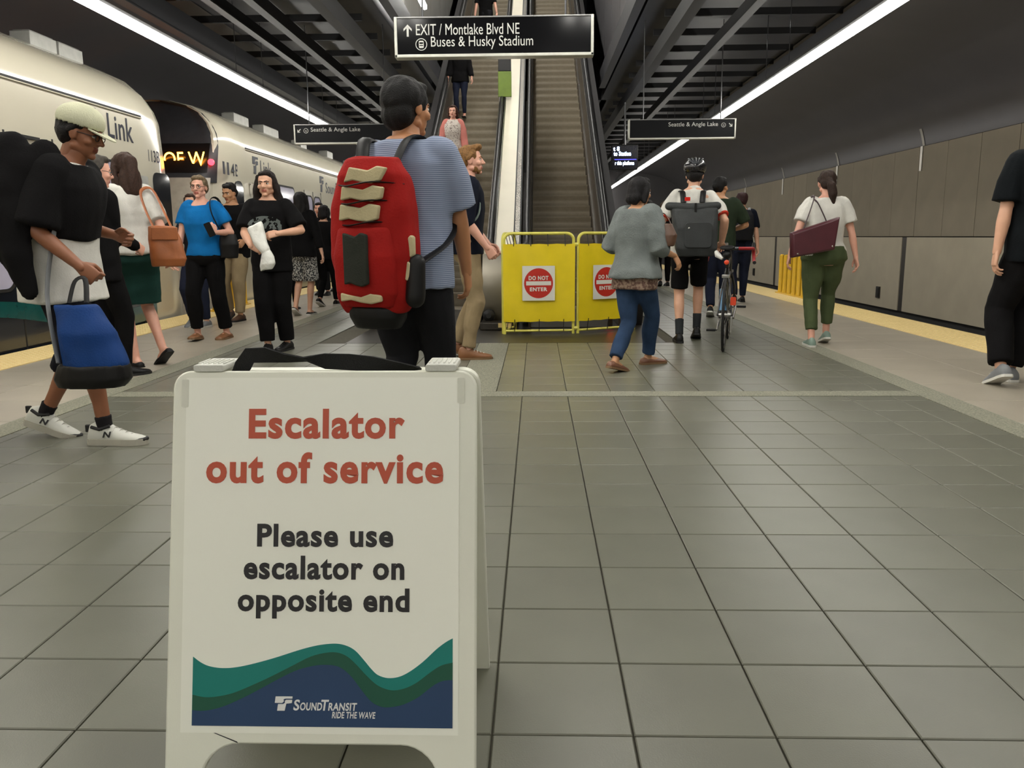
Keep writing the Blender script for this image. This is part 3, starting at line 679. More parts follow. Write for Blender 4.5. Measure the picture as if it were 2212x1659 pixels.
text('lettering', 'OUND', OFS(-.4610, .1576), .0430, m_pwh, poster, .0150, .02, .15, lift=.0034)
text('lettering', 'T', OFS(-.4195, .1576), .0150, m_pwh, poster, .0205, .02, .15, lift=.0034)
text('lettering', 'RANSIT', OFS(-.4060, .1576), .0565, m_pwh, poster, .0150, .02, .15, lift=.0034)
text('lettering', 'RIDE THE WAVE', OFS(-.3985, .1432), .085, m_pwh, poster, .0123, .015, .15, lift=.0034)
o = logo_T(OFS(-.5106, .157) @ Matrix.Translation((0, 0, .0025)), .0333, .0269, m_pwh, poster)
b = MB(); b.prism([(PX(-.634), .1125), (PX(-.633), .1135), (PX(-.585), .0955), (PX(-.583), .0925)], .0002, .0008, MF); b.build('scratch', m_blk, t)
for u in (-.655, -.190):
    b = MB(); b.prism(rrect(.062, .014, .005), -.10, -.004, frame((PX(u), 1.600-1.66, .803), (1, 0, 0), (0, 0, 1)));
    for k in range(6): b.box((PX(u)-.025+k*.01, 1.65-1.66, .811), (.004, .06, .003))
    b.build('hinge', mat('hinge_plastic', (206, 206, 196), .5, bump=.2, bscale=200), t, 35, .003)
def ribbon(path, width, tilt, m, name, parent, th=.003):
    b = MB(); P = [Vector(p) for p in path]; vs = []
    for i, p in enumerate(P):
        tg = (P[min(i+1, len(P)-1)]-P[max(i-1, 0)]).normalized(); up = Vector((0, 0, 1)); up = (up-tg*up.dot(tg)).normalized(); sd = tg.cross(up)
        d = up*math.cos(tilt[i])+sd*math.sin(tilt[i]); nrm = tg.cross(d)
        for a, c in ((-.5, -.5), (.5, -.5), (.5, .5), (-.5, .5)): vs.append(p+d*width*a+nrm*th*c)
    n = 4; fs = []
    for i in range(len(P)-1):
        for j in range(n): fs.append((i*n+j, i*n+(j+1) % n, (i+1)*n+(j+1) % n, (i+1)*n+j))
    fs += [(3, 2, 1, 0), tuple(range(len(vs)-4, len(vs)))]
    b.add(vs, fs); o = b.build(name, m, parent, 60); return o
spts = [(-.607, .788), (-.598, .803), (-.583, .824), (-.55, .825), (-.51, .819), (-.47, .816), (-.43, .812), (-.38, .810), (-.33, .806), (-.28, .800), (-.235, .797)]
ribbon([(PX(x), 1.64-1.66, z) for x, z in spts], .034, [.9, .5, .2, .35, .9, 1.2, .3, .1, .35, .8, 1.3], m_strap, 'carry_strap', t)

# ================================================================== FOLDING BARRIER
m_byel = mat('barrier_vinyl', (234, 208, 24), .42, var=.05, scale=5, bump=.15, bscale=9); m_tubeY = mat('barrier_tube', (220, 212, 96), .4)
m_dred = mat('decal_red', (196, 44, 28), .45, var=.03); m_dwh = mat('decal_white', (224, 224, 212), .45, var=.02)
bar = thing('safety_barrier', 'yellow folding barrier with do not enter discs before the stopped escalator', 'barrier', (.43, 9.083, 0))
def bpanel(p0, p1, sign, back=False):
    p0 = Vector((p0[0]-.43, p0[1]-9.083, 0)); p1 = Vector((p1[0]-.43, p1[1]-9.083, 0)); ln = (p1-p0).length; u = (p1-p0).normalized()
    M = frame(p0, u, (0, 0, 1)); rr = .017; c = .075; top_ = 1.09
    pa = [(rr, 0), (rr, top_-c)]+[(rr+c-c*math.cos(a), top_-c+c*math.sin(a)) for a in np.linspace(.3, math.pi/2, 5)]
    pa += [(ln-rr-c+c*math.sin(a), top_-c+c*math.cos(a)) for a in np.linspace(0, math.pi/2-.3, 5)]+[(ln-rr, top_-c), (ln-rr, 0)]
    b = MB(); b.tube([M @ Vector((x, y, 0)) for x, y in pa], rr, 10); fr = b.build('frame', m_tubeY, bar, 60)
    b = MB(); b.tube([M @ Vector((rr, .035, 0)), M @ Vector((ln-rr, .035, 0))], rr*.8, 8); b.build('lower_rail', m_tubeY, bar, 60)
    # vinyl sheet with slight sag and creases
    nx, nz = 16, 16; vs = []; b = MB()
    for j in range(nz+1):
        for i in range(nx+1):
            x = .004+(ln-.008)*i/nx; z = .14+.84*j/nz
            e = min(i, nx-i)/nx*min(j, nz-j)/nz
            q = .012+.010*math.sin(9*x+4*z)*math.sin(5*z+2*x)+.004*math.sin(31*x+17*z)*(1-e*3)
            zz = z-(.006*math.sin(i/nx*math.pi*4)**2 if j in (0, nz) else 0)
            vs.append(M @ Vector((x, zz, rr+q)))
    fs = [(j*(nx+1)+i, j*(nx+1)+i+1, (j+1)*(nx+1)+i+1, (j+1)*(nx+1)+i) for j in range(nz) for i in range(nx)]
    o2 = len(vs); nrm = M.to_3x3() @ Vector((0, 0, 1)); vs += [v-nrm*.004 for v in vs]; fs += [tuple(k+o2 for k in reversed(f)) for f in fs]
    b.add(vs, fs); vin = b.build('vinyl_sheet', m_byel, bar, 180)
    for k in range(4):
        x = ln*(.15+.235*k); b = MB(); b.tube([M @ Vector((x, 1.10, .004)), M @ Vector((x, 1.06, rr+.004)), M @ Vector((x, .955, rr+.03))], .004, 6); b.build('cable_tie', m_seal, bar)
    for k in range(3):
        x = ln*(.16+.34*k); b = MB(); b.tube([M @ Vector((x, .165, rr+.03)), M @ Vector((x, .10, rr+.015)), M @ Vector((x, .03, rr+.002))], .004, 6); b.build('cable_tie', m_seal, bar)
    if sign:
        S2 = M @ Matrix.Translation((ln*sign, .557, rr+.030)); w_, h_ = .355, .375
        b = MB(); b.prism(rrect(w_, h_, .004, 2), 0, .002, S2); dec = b.build('do_not_enter_decal', m_dwh, bar)
        b = MB(); b.prism([(.158*math.cos(2*math.pi*i/40), .162*math.sin(2*math.pi*i/40)) for i in range(40)], .0021, .0032, S2); b.build('red_disc', m_dred, dec)
        b = MB(); b.prism(rrect(.272, .044, .002, 2), .0033, .0042, S2); b.build('white_bar', m_dwh, dec)
        text('lettering', 'DO NOT', S2 @ Matrix.Translation((0, .034, .003)), .216, m_dwh, dec, .046, .04, align='C')
        text('lettering', 'ENTER', S2 @ Matrix.Translation((0, -.086, .003)), .190, m_dwh, dec, .042, .04, align='C')
    return fr
bpanel((-.369, 9.018), (.420, 9.083), .49)
bpanel((.440, 9.083), (1.13, 9.49), .45)
bpanel((-.372, 9.05), (-.245, 9.50), 0, True)
for z in (.06, .97):
    b = MB(); b.tube([(-.02, 0, z), (.02, 0, z)], .022, 8); b.build('hinge_clamp', m_tubeY, bar)
t = thing('indicator_lamp', 'tiny glowing red lamp at the foot of the stopped escalator', 'lamp', (.86, 9.62, 0))
b = MB(); b.box((0, 0, .09), (.05, .05, .18)); b.build('post', m_outer, t, 35, .006)
b = MB(); b.lathe([(.016, 0), (.016, .012), (.008, .018)], 10, Matrix.Translation((0, -.026, .15)) @ Matrix.Rotation(R(90), 4, 'X')); b.build('lens', m_redled, t)
# ================================================================== PEOPLE: one continuous skin mesh each, clothing and hair as children
def A(*v): return np.array(v, float)
def unit(v): v = np.asarray(v, float); return v/max(np.linalg.norm(v), 1e-9)
class Solid:
    """overlapping closed shapes that a voxel remesh fuses into one surface"""
    def __init__(s): s.v = []; s.f = []
    def rings(s, rr):
        o = len(s.v); n = len(rr[0])
        for r in rr: s.v += [tuple(p) for p in r]
        for i in range(len(rr)-1):
            for j in range(n): s.f.append((o+i*n+j, o+i*n+(j+1) % n, o+(i+1)*n+(j+1) % n, o+(i+1)*n+j))
        s.f.append(tuple(o+j for j in range(n-1, -1, -1))); s.f.append(tuple(o+(len(rr)-1)*n+j for j in range(n)))
        return s
    def oval(s, specs, n=20, p=2.3):
        """specs: (centre, U, V) half-axis vectors"""
        out = []
        for c, U, V in specs:
            r = []
            for j in range(n):
                a = 2*math.pi*j/n; ca, sa = math.cos(a), math.sin(a)
                r.append(c+U*math.copysign(abs(ca)**(2/p), ca)+V*math.copysign(abs(sa)**(2/p), sa))
            out.append(r)
        return s.rings(out)
    def ball(s, c, r, M=None, n=14, m=9):
        c = np.asarray(c, float); r = np.asarray(r if hasattr(r, '__len__') else (r, r, r), float); M = np.eye(3) if M is None else M; out = []
        for i in range(m+1):
            t = math.pi*(i+.02)/(m+.04); z = math.cos(t); q = math.sin(t)
            out.append([c+M@(r*A(q*math.cos(2*math.pi*j/n), q*math.sin(2*math.pi*j/n), z)) for j in range(n)])
        return s.rings(out[::-1])
    def limb(s, pts, rad, flat=(False, False), n=14, squash=1., ref=None):
        P = [np.asarray(p, float) for p in pts]; rad = list(rad)
        ds = [unit(P[min(i+1, len(P)-1)]-P[max(i-1, 0)]) for i in range(len(P))]
        seq = []
        def cap(p, d, r, sgn):
            q = [(p+sgn*d*r*math.sin(a), d, r*math.cos(a)) for a in (.45, .9, 1.25, 1.5)]
            return q
        if not flat[0]: seq += cap(P[0], ds[0], rad[0], -1)[::-1]
        seq += [(p, d, r) for p, d, r in zip(P, ds, rad)]
        if not flat[1]: seq += cap(P[-1], ds[-1], rad[-1], 1)
        u = None; out = []
        for p, d, r in seq:
            if u is None: u = A(0, 0, 1) if ref is None else np.asarray(ref, float); u = u if abs(u@d) < .9 else A(1, 0, 0)
            u = unit(u-d*(u@d)); v = np.cross(d, u)
            out.append([p+(u*math.cos(2*math.pi*j/n)+v*math.sin(2*math.pi*j/n)*squash)*r for j in range(n)])
        return s.rings(out)
_tmp_n = [0]
def fuse(s, vox, smooth=4, lam=.5):
    me = bpy.data.meshes.new('tmp'); me.from_pydata(s.v, [], s.f); me.update()
    bm = bmesh.new(); bm.from_mesh(me); bmesh.ops.recalc_face_normals(bm, faces=bm.faces); bm.to_mesh(me); bm.free()
    ob = bpy.data.objects.new('tmp', me); COL.objects.link(ob)
    md = ob.modifiers.new('r', 'REMESH'); md.mode = 'VOXEL'; md.voxel_size = vox; md.adaptivity = 0
    dg = bpy.context.evaluated_depsgraph_get(); me2 = bpy.data.meshes.new_from_object(ob.evaluated_get(dg))
    n = len(me2.vertices); V = np.empty(n*3); me2.vertices.foreach_get('co', V); V = V.reshape(-1, 3)
    F = [tuple(p.vertices) for p in me2.polygons]
    E = np.empty(len(me2.edges)*2, int); me2.edges.foreach_get('vertices', E); E = E.reshape(-1, 2)
    bpy.data.objects.remove(ob); bpy.data.meshes.remove(me); bpy.data.meshes.remove(me2)
    deg = np.bincount(E.ravel(), minlength=n).astype(float)[:, None]; deg[deg == 0] = 1
    for k in range(smooth):
        acc = np.zeros_like(V)
        for c in range(3): acc[:, c] = np.bincount(E[:, 0], V[E[:, 1], c], n)+np.bincount(E[:, 1], V[E[:, 0], c], n)
        w_ = lam if k % 2 == 0 else -lam*.9
        V = V+w_*(acc/deg-V)
    return V, F
def vnormals(V, F):
    N = np.zeros_like(V); q = np.array([f[:4] if len(f) > 3 else f+(f[0],) for f in F])
    nr = np.cross(V[q[:, 2]]-V[q[:, 0]], V[q[:, 3]]-V[q[:, 1]])
    for k in range(4):
        for c in range(3): N[:, c] += np.bincount(q[:, k], nr[:, c], len(V))
    return N/np.maximum(np.linalg.norm(N, axis=1), 1e-12)[:, None]
def folds(V, F, amp, freq, seed, stretch=(1, 1, .45)):
    rs = np.random.RandomState(seed); d = np.zeros(len(V))
    for k in range(5):
        w_ = rs.normal(size=3)*np.array(stretch); w_ = w_/np.linalg.norm(w_)*freq*(.6+.35*k)
        w2 = rs.normal(size=3)*freq*.3
        d += np.sin(V@w_+rs.uniform(0, 6)+1.3*np.sin(V@w2))/(1+.5*k)
    return V+vnormals(V, F)*(d*amp/2)[:, None]
def mesh_obj(name, V, F, mats, parent, mi=None):
    me = bpy.data.meshes.new(name); me.from_pydata([tuple(v) for v in V], [], F)
    for m in (mats if isinstance(mats, list) else [mats]): me.materials.append(m)
    if mi is not None: me.polygons.foreach_set('material_index', mi)
    me.polygons.foreach_set('use_smooth', [True]*len(me.polygons)); me.update()
    o = bpy.data.objects.new(name, me); COL.objects.link(o); o.parent = parent
    return o
# ---- hand template: x = along the fingers, y = towards the thumb, z = back of the hand
_H = {}
def hand_tpl(pose):
    if pose in _H: return _H[pose]
    curl, base = {'relax': ((18, 30, 22), .0), 'grip': ((62, 78, 45), .0), 'loose': ((38, 48, 30), 0.), 'flat': ((6, 10, 8), 0.)}[pose]
    s = Solid()
    s.oval([(A(-.02, 0, 0), A(0, .026, 0), A(0, 0, .020)), (A(.0, .0, 0), A(0, .028, 0), A(0, 0, .019)), (A(.03, .002, 0), A(0, .037, 0), A(0, 0, .016)), (A(.065, .0, 0), A(0, .041, 0), A(0, 0, .0145)), (A(.092, -.002, 0), A(0, .039, 0), A(0, 0, .012))], 18)
    for k, (y, ln, r, x0) in enumerate(((.030, .072, .0088, .090), (.0095, .080, .0090, .094), (-.0115, .074, .0086, .090), (-.0315, .058, .0076, .083))):
        p = A(x0-.012, y, 0.); spread = (y-.0)*.9; a = 0.; pts = [p.copy()]; seg = (ln*.46, ln*.30, ln*.24)
        for q in range(3):
            a += R(curl[q]*(1+.12*k)); d = A(math.cos(a)*math.cos(spread), math.sin(spread)*math.cos(a), -math.sin(a))
            p = p+d*(seg[q]+(.012 if q == 0 else 0)); pts.append(p.copy())
        s.limb(pts, [r*1.05, r, r*.93, r*.8], n=10)
    ca = 1. if pose == 'grip' else (.6 if pose == 'loose' else .3)
    s.limb([A(.012, .022, -.004), A(.040, .048-.006*ca, -.012-.012*ca), A(.068, .060-.022*ca, -.018-.022*ca), A(.090, .064-.040*ca, -.022-.028*ca)], [.0155, .0125, .0105, .0085], n=10)
    _H[pose] = fuse(s, .0045, 3); return _H[pose]
# ---- head template: faces +y, centre of the skull at 0; 0.23 tall
_HD = {}
def head_tpl(fem, vox=.0055):
    k = (fem, vox)
    if k in _HD: return _HD[k]
    s = Solid(); j = .93 if fem else 1.0
    s.ball((0, -.014, .030), (.076, .097, .086), n=20, m=14)
    s.ball((0, .018, -.010), (.066*j, .074, .085), n=18, m=12)
    s.ball((0, .030, -.052), (.054*j, .056, .058), n=16, m=10)
    s.ball((0, .066, -.096), (.024*j, .020, .017)); s.limb([A(-.05*j, .0, -.062), A(0, .062, -.092), A(.05*j, 0, -.062)], [.022, .020, .022])
    s.limb([A(-.036, .074, .020), A(0, .084, .022), A(.036, .074, .020)], [.011, .012, .011])
    s.limb([A(0, .086, .014), A(0, .098, -.010), A(0, .106, -.026)], [.007, .009, .0125]); s.ball((.011, .094, -.029), .008); s.ball((-.011, .094, -.029), .008)
    for x in (-1, 1):
        s.ball((x*.042*j, .058, -.026), (.024, .024, .022)); s.ball((x*.076, -.006, -.006), (.010, .021, .032)); s.ball((x*.081, -.014, .004), (.007, .016, .022))
    s.limb([A(-.020, .078, -.0565), A(0, .086, -.0545), A(.020, .078, -.0565)], [.006, .0078, .006], n=10)
    s.limb([A(-.018, .077, -.066), A(0, .085, -.0665), A(.018, .077, -.066)], [.0055, .0085, .0055], n=10)
    s.limb([A(0, -.022, -.045), A(0, -.034, -.15)], [.053 if not fem else .046, .055 if not fem else .047])
    V, F = fuse(s, vox, 4)
    mi = []
    for f in F:
        c = V[list(f)].mean(0); mi.append(1 if (abs(c[0]) < .023 and -.073 < c[2] < -.049 and c[1] > .076) else 0)
    ex = Solid()
    for x in (-1, 1): ex.ball((x*.0315, .0735, .002), (.0145, .0105, .0085), n=12, m=8)
    o = len(V); V = np.vstack([V, np.array(ex.v)]); F = F+[tuple(i+o for i in f) for f in ex.f]; mi += [2]*len(ex.f)
    ir = Solid()
    for x in (-1, 1): ir.ball((x*.0310, .0805, .002), (.0062, .0052, .0064), n=10, m=6)
    o = len(V); V = np.vstack([V, np.array(ir.v)]); F = F+[tuple(i+o for i in f) for f in ir.f]; mi += [3]*len(ir.f)
    br = Solid()
    for x in (-1, 1): br.limb([A(x*.012, .0925, .0205), A(x*.030, .0875, .0265), A(x*.048, .072, .021)], [.0042, .0045, .003], n=8); br.limb([A(x*.019, .0832, .0095), A(x*.032, .0845, .0120), A(x*.045, .076, .0075)], [.0022, .0026, .0018], n=6)
    o = len(V); V = np.vstack([V, np.array(br.v)]); F = F+[tuple(i+o for i in f) for f in br.f]; mi += [4]*len(br.f)
    _HD[k] = (V, F, mi); return _HD[k]
def ik(a, t, l1, l2, pole):
    d = t-a; L_ = min(np.linalg.norm(d), (l1+l2)*.999); u = unit(d); x = (l1*l1-l2*l2+L_*L_)/(2*L_); h = math.sqrt(max(l1*l1-x*x, 0)); pole = np.asarray(pole, float); pv = unit(pole-u*(pole@u))
    return a+u*x+pv*h, a+u*L_
MALE = [(-.115, .118, .085, 0), (-.05, .166, .112, 0), (.03, .170, .114, -.004), (.12, .158, .104, .0), (.22, .160, .108, .004), (.32, .174, .115, .006), (.43, .184, .113, .002), (.487, .170, .098, -.004), (.53, .112, .078, -.010), (.565, .066, .060, -.014)]
FEM = [(-.115, .124, .09, 0), (-.05, .176, .120, -.004), (.03, .168, .112, -.004), (.12, .134, .094, .0), (.22, .142, .102, .008), (.32, .158, .120, .016), (.43, .162, .106, .004), (.487, .148, .090, -.004), (.53, .096, .070, -.010), (.565, .056, .054, -.014)]
def interp(tab, h):
    hs = [r[0] for r in tab]; return tuple(float(np.interp(h, hs, [r[i] for r in tab])) for i in (1, 2, 3))
m_lip = {}
m_eye = mat('eye_white', (216, 210, 200), .3, var=0); m_iris = mat('eye_iris', (34, 24, 18), .25, var=0)
SKIN = {'fair': (206, 158, 130), 'pink': (214, 160, 138), 'tan': (176, 122, 84), 'brown': (138, 88, 60), 'olive': (190, 140, 102)}
class Person: pass
def person(label, at, face, H=1.75, fem=False, bulk=1., feet=None, hands=None, lean=(2, 0), twist=0., head=(0, 0), skin='fair', hair=None, hairc=(40, 30, 24), top=None, bottom=None, shoe=None, z0=0., vox=.013, seed=0, elbow=None, headoff=0., group='people on the platform'):
    """at: world x,y of the body; feet: two (world x, world y, pitch, yaw) ankle spots, left first; hands: two (world x,y,z, pose, back-of-hand world normal or None)"""
    P_ = Person(); s = H/1.75; rz = R(face)
    root = thing('person', label, 'person', (at[0], at[1], z0), rz, group); P_.root = root; P_.s = s
    c_, s_ = math.cos(rz), math.sin(rz)
    loc = lambda X, Y, Z: A((X-at[0])*c_+(Y-at[1])*s_, -(X-at[0])*s_+(Y-at[1])*c_, Z-z0)
    P_.world = lambda p: (at[0]+p[0]*c_-p[1]*s_, at[1]+p[0]*s_+p[1]*c_, p[2]+z0)
    P_.loc = loc
    tab = FEM if fem else MALE; b_ = bulk
    # feet
    ft = []
    for i, f in enumerate(feet):
        X, Y, pt, yw = f[:4]; lift = f[4] if len(f) > 4 else 0.; p = loc(X, Y, z0); a = R(yw); fw = A(-math.sin(a), math.cos(a), 0); pr = R(pt)
        if pt >= 0: piv = p+fw*.13*s; off = (-.13*s*math.cos(pr)+.085*s*math.sin(pr), .13*s*math.sin(pr)+.085*s*math.cos(pr))
        else: piv = p-fw*.055*s; off = (.055*s*math.cos(pr)+.085*s*math.sin(pr), -.055*s*math.sin(pr)+.085*s*math.cos(pr))
        ank = piv+fw*off[0]+A(0, 0, off[1]+lift)
        f2 = unit(fw*math.cos(pr)-A(0, 0, 1)*math.sin(pr)); up2 = unit(fw*math.sin(pr)+A(0, 0, 1)*math.cos(pr))
        ft.append((ank, f2, up2, np.cross(f2, up2)))
    l1, l2 = .420*s, .402*s; pz = .925*s; px, py = (0., 0.)
    hw = .088*s*(1.06 if fem else 1)
    ht = R(twist)*-.4
    hlat = A(math.cos(ht), math.sin(ht), 0)
    for _ in range(60):
        ok = all(np.linalg.norm(A(px, py, pz)+hlat*sg*hw-A(0, 0, .03*s)-ft[i][0]) < (l1+l2)*.992 for i, sg in ((0, -1), (1, 1)))
        if ok: break
        pz -= .006
    Pv = A(px, py, pz); P_.pelvis = Pv
    lf, ls = R(lean[0]), R(lean[1]); up = unit(A(math.sin(ls), math.sin(lf), math.cos(lf)*math.cos(ls)))
    tw = R(twist); lat = A(math.cos(tw), math.sin(tw), 0); lat = unit(lat-up*(lat@up)); fwd = np.cross(up, lat)
    P_.up, P_.lat, P_.fwd = up, lat, fwd
    def tring(h, o=0., wscale=1.):
        rx, ry, yo = interp(tab, h); q = min(max((h+.05)/.5, 0), 1); L_ = unit(hlat*(1-q)+lat*q)
        u_ = unit(A(0, 0, 1)*(1-q)+up*q); f_ = np.cross(u_, L_); c = Pv+(up if h > 0 else A(0, 0, 1))*h*s+f_*yo*s
        return (c, L_*((rx*b_)*s*wscale+o), f_*((ry*b_)*s*wscale+o))
    P_.tring = tring
    # legs, arms
    hips = [Pv+hlat*sg*hw-A(0, 0, .03*s) for sg in (-1, 1)]
    knees = []; anks = []
    for i in (0, 1):
        kf = unit(A(ft[i][1][0], ft[i][1][1], 0)+A((-1, 1)[i]*.12, .6, 0)); k_, a_ = ik(hips[i], ft[i][0], l1, l2, kf); knees.append(k_); anks.append(a_)
    shw = (.165 if fem else .186)*s*(.6+.4*b_)
    sh = [Pv+up*.478*s+lat*sg*shw for sg in (-1, 1)]
    elb = []; wr = []
    for i, hd in enumerate(hands):
        t_ = loc(*hd[:3]); pole = A((-1, 1)[i]*.45, -1, -.35)
        if elbow and elbow[i] is not None: pole = A(*elbow[i])
        e_, w_ = ik(sh[i], t_, .285*s, .252*s, pole); elb.append(e_); wr.append(w_)
    P_.sh, P_.elb, P_.wr, P_.hips, P_.knees, P_.ank = sh, elb, wr, hips, knees, anks
    # body
    S0 = Solid(); S0.oval([tring(h) for h in (-.115, -.05, .03, .12, .22, .32, .43, .487, .53, .565)])
    armb = .92 if fem else 1.
    for i in (0, 1):
        S0.limb([hips[i]+A(0, 0, .02), hips[i]*.6+knees[i]*.4, knees[i]], [.082*s*b_, .072*s*b_, .052*s])
        fb = unit(np.cross(unit(knees[i]-anks[i]), A(1, 0, 0)))
        S0.limb([knees[i], knees[i]*.70+anks[i]*.30-A(0, .008*s, 0), knees[i]*.35+anks[i]*.65, anks[i]-A(0, 0, .01)], [.050*s, .051*s*(.9+.1*b_), .039*s, .034*s])
        S0.limb([anks[i]-ft[i][2]*.045*s-ft[i][1]*.035*s, anks[i]-ft[i][2]*.045*s+ft[i][1]*.06*s, anks[i]-ft[i][2]*.062*s+ft[i][1]*.135*s], [.030*s, .032*s, .020*s], squash=1.15, ref=ft[i][2])
        S0.limb([sh[i]-lat*(-1, 1)[i]*.02, sh[i]*.6+elb[i]*.4, elb[i]], [.056*s*armb*b_**.5, .046*s*armb*b_**.5, .037*s*armb])
        S0.limb([elb[i], elb[i]*.7+wr[i]*.3, wr[i]*.93+elb[i]*.07, wr[i]+unit(wr[i]-elb[i])*.01], [.038*s*armb, .040*s*armb, .027*s*armb, .026*s*armb], squash=1.1)
    nk = (.047 if fem else .055)*s; S0.limb([Pv+up*.49*s-fwd*.012*s, Pv+up*.60*s+fwd*(.004+headoff)*s], [nk*1.12, nk])
    V, F = fuse(S0, vox, 5)
    mi = [0]*len(F); bv = [V]; bf = list(F); o = len(V)
    # head frame
    hy, hp = R(head[0]), R(head[1])
    hf = unit(fwd*math.cos(hy)-lat*math.sin(hy)); hu = unit(up*.5+A(0, 0, 1)*.5); hf = unit(hf-hu*(hf@hu)); hx = np.cross(hf, hu)
    hf, hu = unit(hf*math.cos(hp)+hu*math.sin(hp)), unit(hu*math.cos(hp)-hf*math.sin(hp))
    hc = Pv+up*.690*s+fwd*(.018+headoff)*s; hs = s**.5*(.97 if fem else 1.0)
    HM = np.column_stack([hx, hf, hu]); P_.hc, P_.HM, P_.hs = hc, HM, hs
    near = vox < .0125
    HV, HF, Hm = head_tpl(fem, .0055 if near else .008)
    bv.append(hc+(HV*hs)@HM.T); bf += [tuple(i+o for i in f) for f in HF]; mi += list(Hm); o += len(HV)
    for i, hd in enumerate(hands):
        TV, TF = hand_tpl(hd[3] if len(hd) > 3 else 'relax'); ef = unit(wr[i]-elb[i])
        if len(hd) > 5 and hd[5] is not None:
            dv = hd[5]; ef = unit(A(dv[0]*c_+dv[1]*s_, -dv[0]*s_+dv[1]*c_, dv[2]))
        if len(hd) > 4 and hd[4] is not None:
            nv = hd[4]; en = A(nv[0]*c_+nv[1]*s_, -nv[0]*s_+nv[1]*c_, nv[2])
        else: en = A((-1, 1)[i], .15, 0.05)
        en = unit(en-ef*(en@ef))
        # thumb: right hand -> ef x en reversed, left hand -> ef x en
        et = np.cross(ef, en)*(-1 if i == 1 else 1)
        HS = s*(.93 if fem else 1.); W = wr[i]+HS*(TV[:, :1]*ef+TV[:, 1:2]*et+TV[:, 2:]*en)
        bv.append(W); flip = (np.dot(np.cross(ef, et), en) < 0)
        bf += [tuple(q+o for q in (f[::-1] if flip else f)) for f in TF]; mi += [0]*len(TF); o += len(TV)
        if i == 0: P_.handL = (wr[i], ef, en, et)
        else: P_.handR = (wr[i], ef, en, et)
    sc = SKIN[skin]; m_sk = mat('skin_'+skin, sc, .5, var=.06, scale=14); m_lp = mat('lips_'+skin, (int(sc[0]*.80), int(sc[1]*.60), int(sc[2]*.60)), .4, var=0)
    m_hr = mat('hair_%d_%d_%d' % hairc, tuple(int(v*.72) for v in hairc), .62, var=.35, scale=60, bump=.5, bscale=160, spec=.25)
    P_.m_hair = m_hr
    mesh_obj('body', np.vstack(bv), bf, [m_sk, m_lp, m_eye, m_iris, m_hr], root, mi)
    # ---- clothing
    if top:
        parts = top if isinstance(top, list) else [top]
        for g in parts:
            of = g.get('o', .014); S1 = Solid(); hem = g.get('hem', -.08); nk_h = g.get('neck', .54)
            hs_ = [h for h in np.linspace(hem, .515, 9)]+[nk_h]
            rr = []
            for h in hs_:
                extra = of+g.get('flare', 0.)*max(0, (.2-h)/.28)
                rr.append(tring(max(h, -.05) if h < -.05 else h, extra))
                if h < -.05: c, U, Vv = rr[-1]; rr[-1] = (c+A(0, 0, (h+.05)*s), U, Vv)
            if 'open' not in g: S1.oval(rr)
            else: S1.oval(rr)
            sl_ = g.get('sleeve', .6); so = g.get('so', .014)
            if sl_ > 0:
                for i in (0, 1):
                    pts = [sh[i]-lat*(-1, 1)[i]*.035]; rd = [.062*s*b_**.5+of]
                    if sl_ <= 1:
                        pts += [sh[i]*(1-sl_*.5)+elb[i]*sl_*.5, sh[i]*(1-sl_)+elb[i]*sl_]; rd += [.054*s*b_**.5+so, .047*s*b_**.5+so+g.get('cuff', .004)]
                    else:
                        q = sl_-1; pts += [sh[i]*.5+elb[i]*.5, elb[i], elb[i]*(1-q)+wr[i]*q]; rd += [.050*s*b_**.5+so, .041*s+so, .030*s+so+.006*(2-sl_)]
                    S1.limb(pts, rd, (False, True))
            if g.get('collar'):
                c0 = Pv+up*.50*s-fwd*.012*s; S1.limb([c0, Pv+up*.575*s-fwd*.0*s], [nk*1.5, nk*1.18], (True, True))
            if g.get('hood'): S1.ball(Pv+up*.52*s-fwd*.075*s, (.10*s, .07*s, .055*s))
            V1, F1 = fuse(S1, g.get('vox', max(vox, .012)), 4)
            V1 = folds(V1, F1, g.get('amp', .006), g.get('freq', 34), seed+11)
            mesh_obj(g.get('name', 'shirt'), V1, F1, g['m'], root)
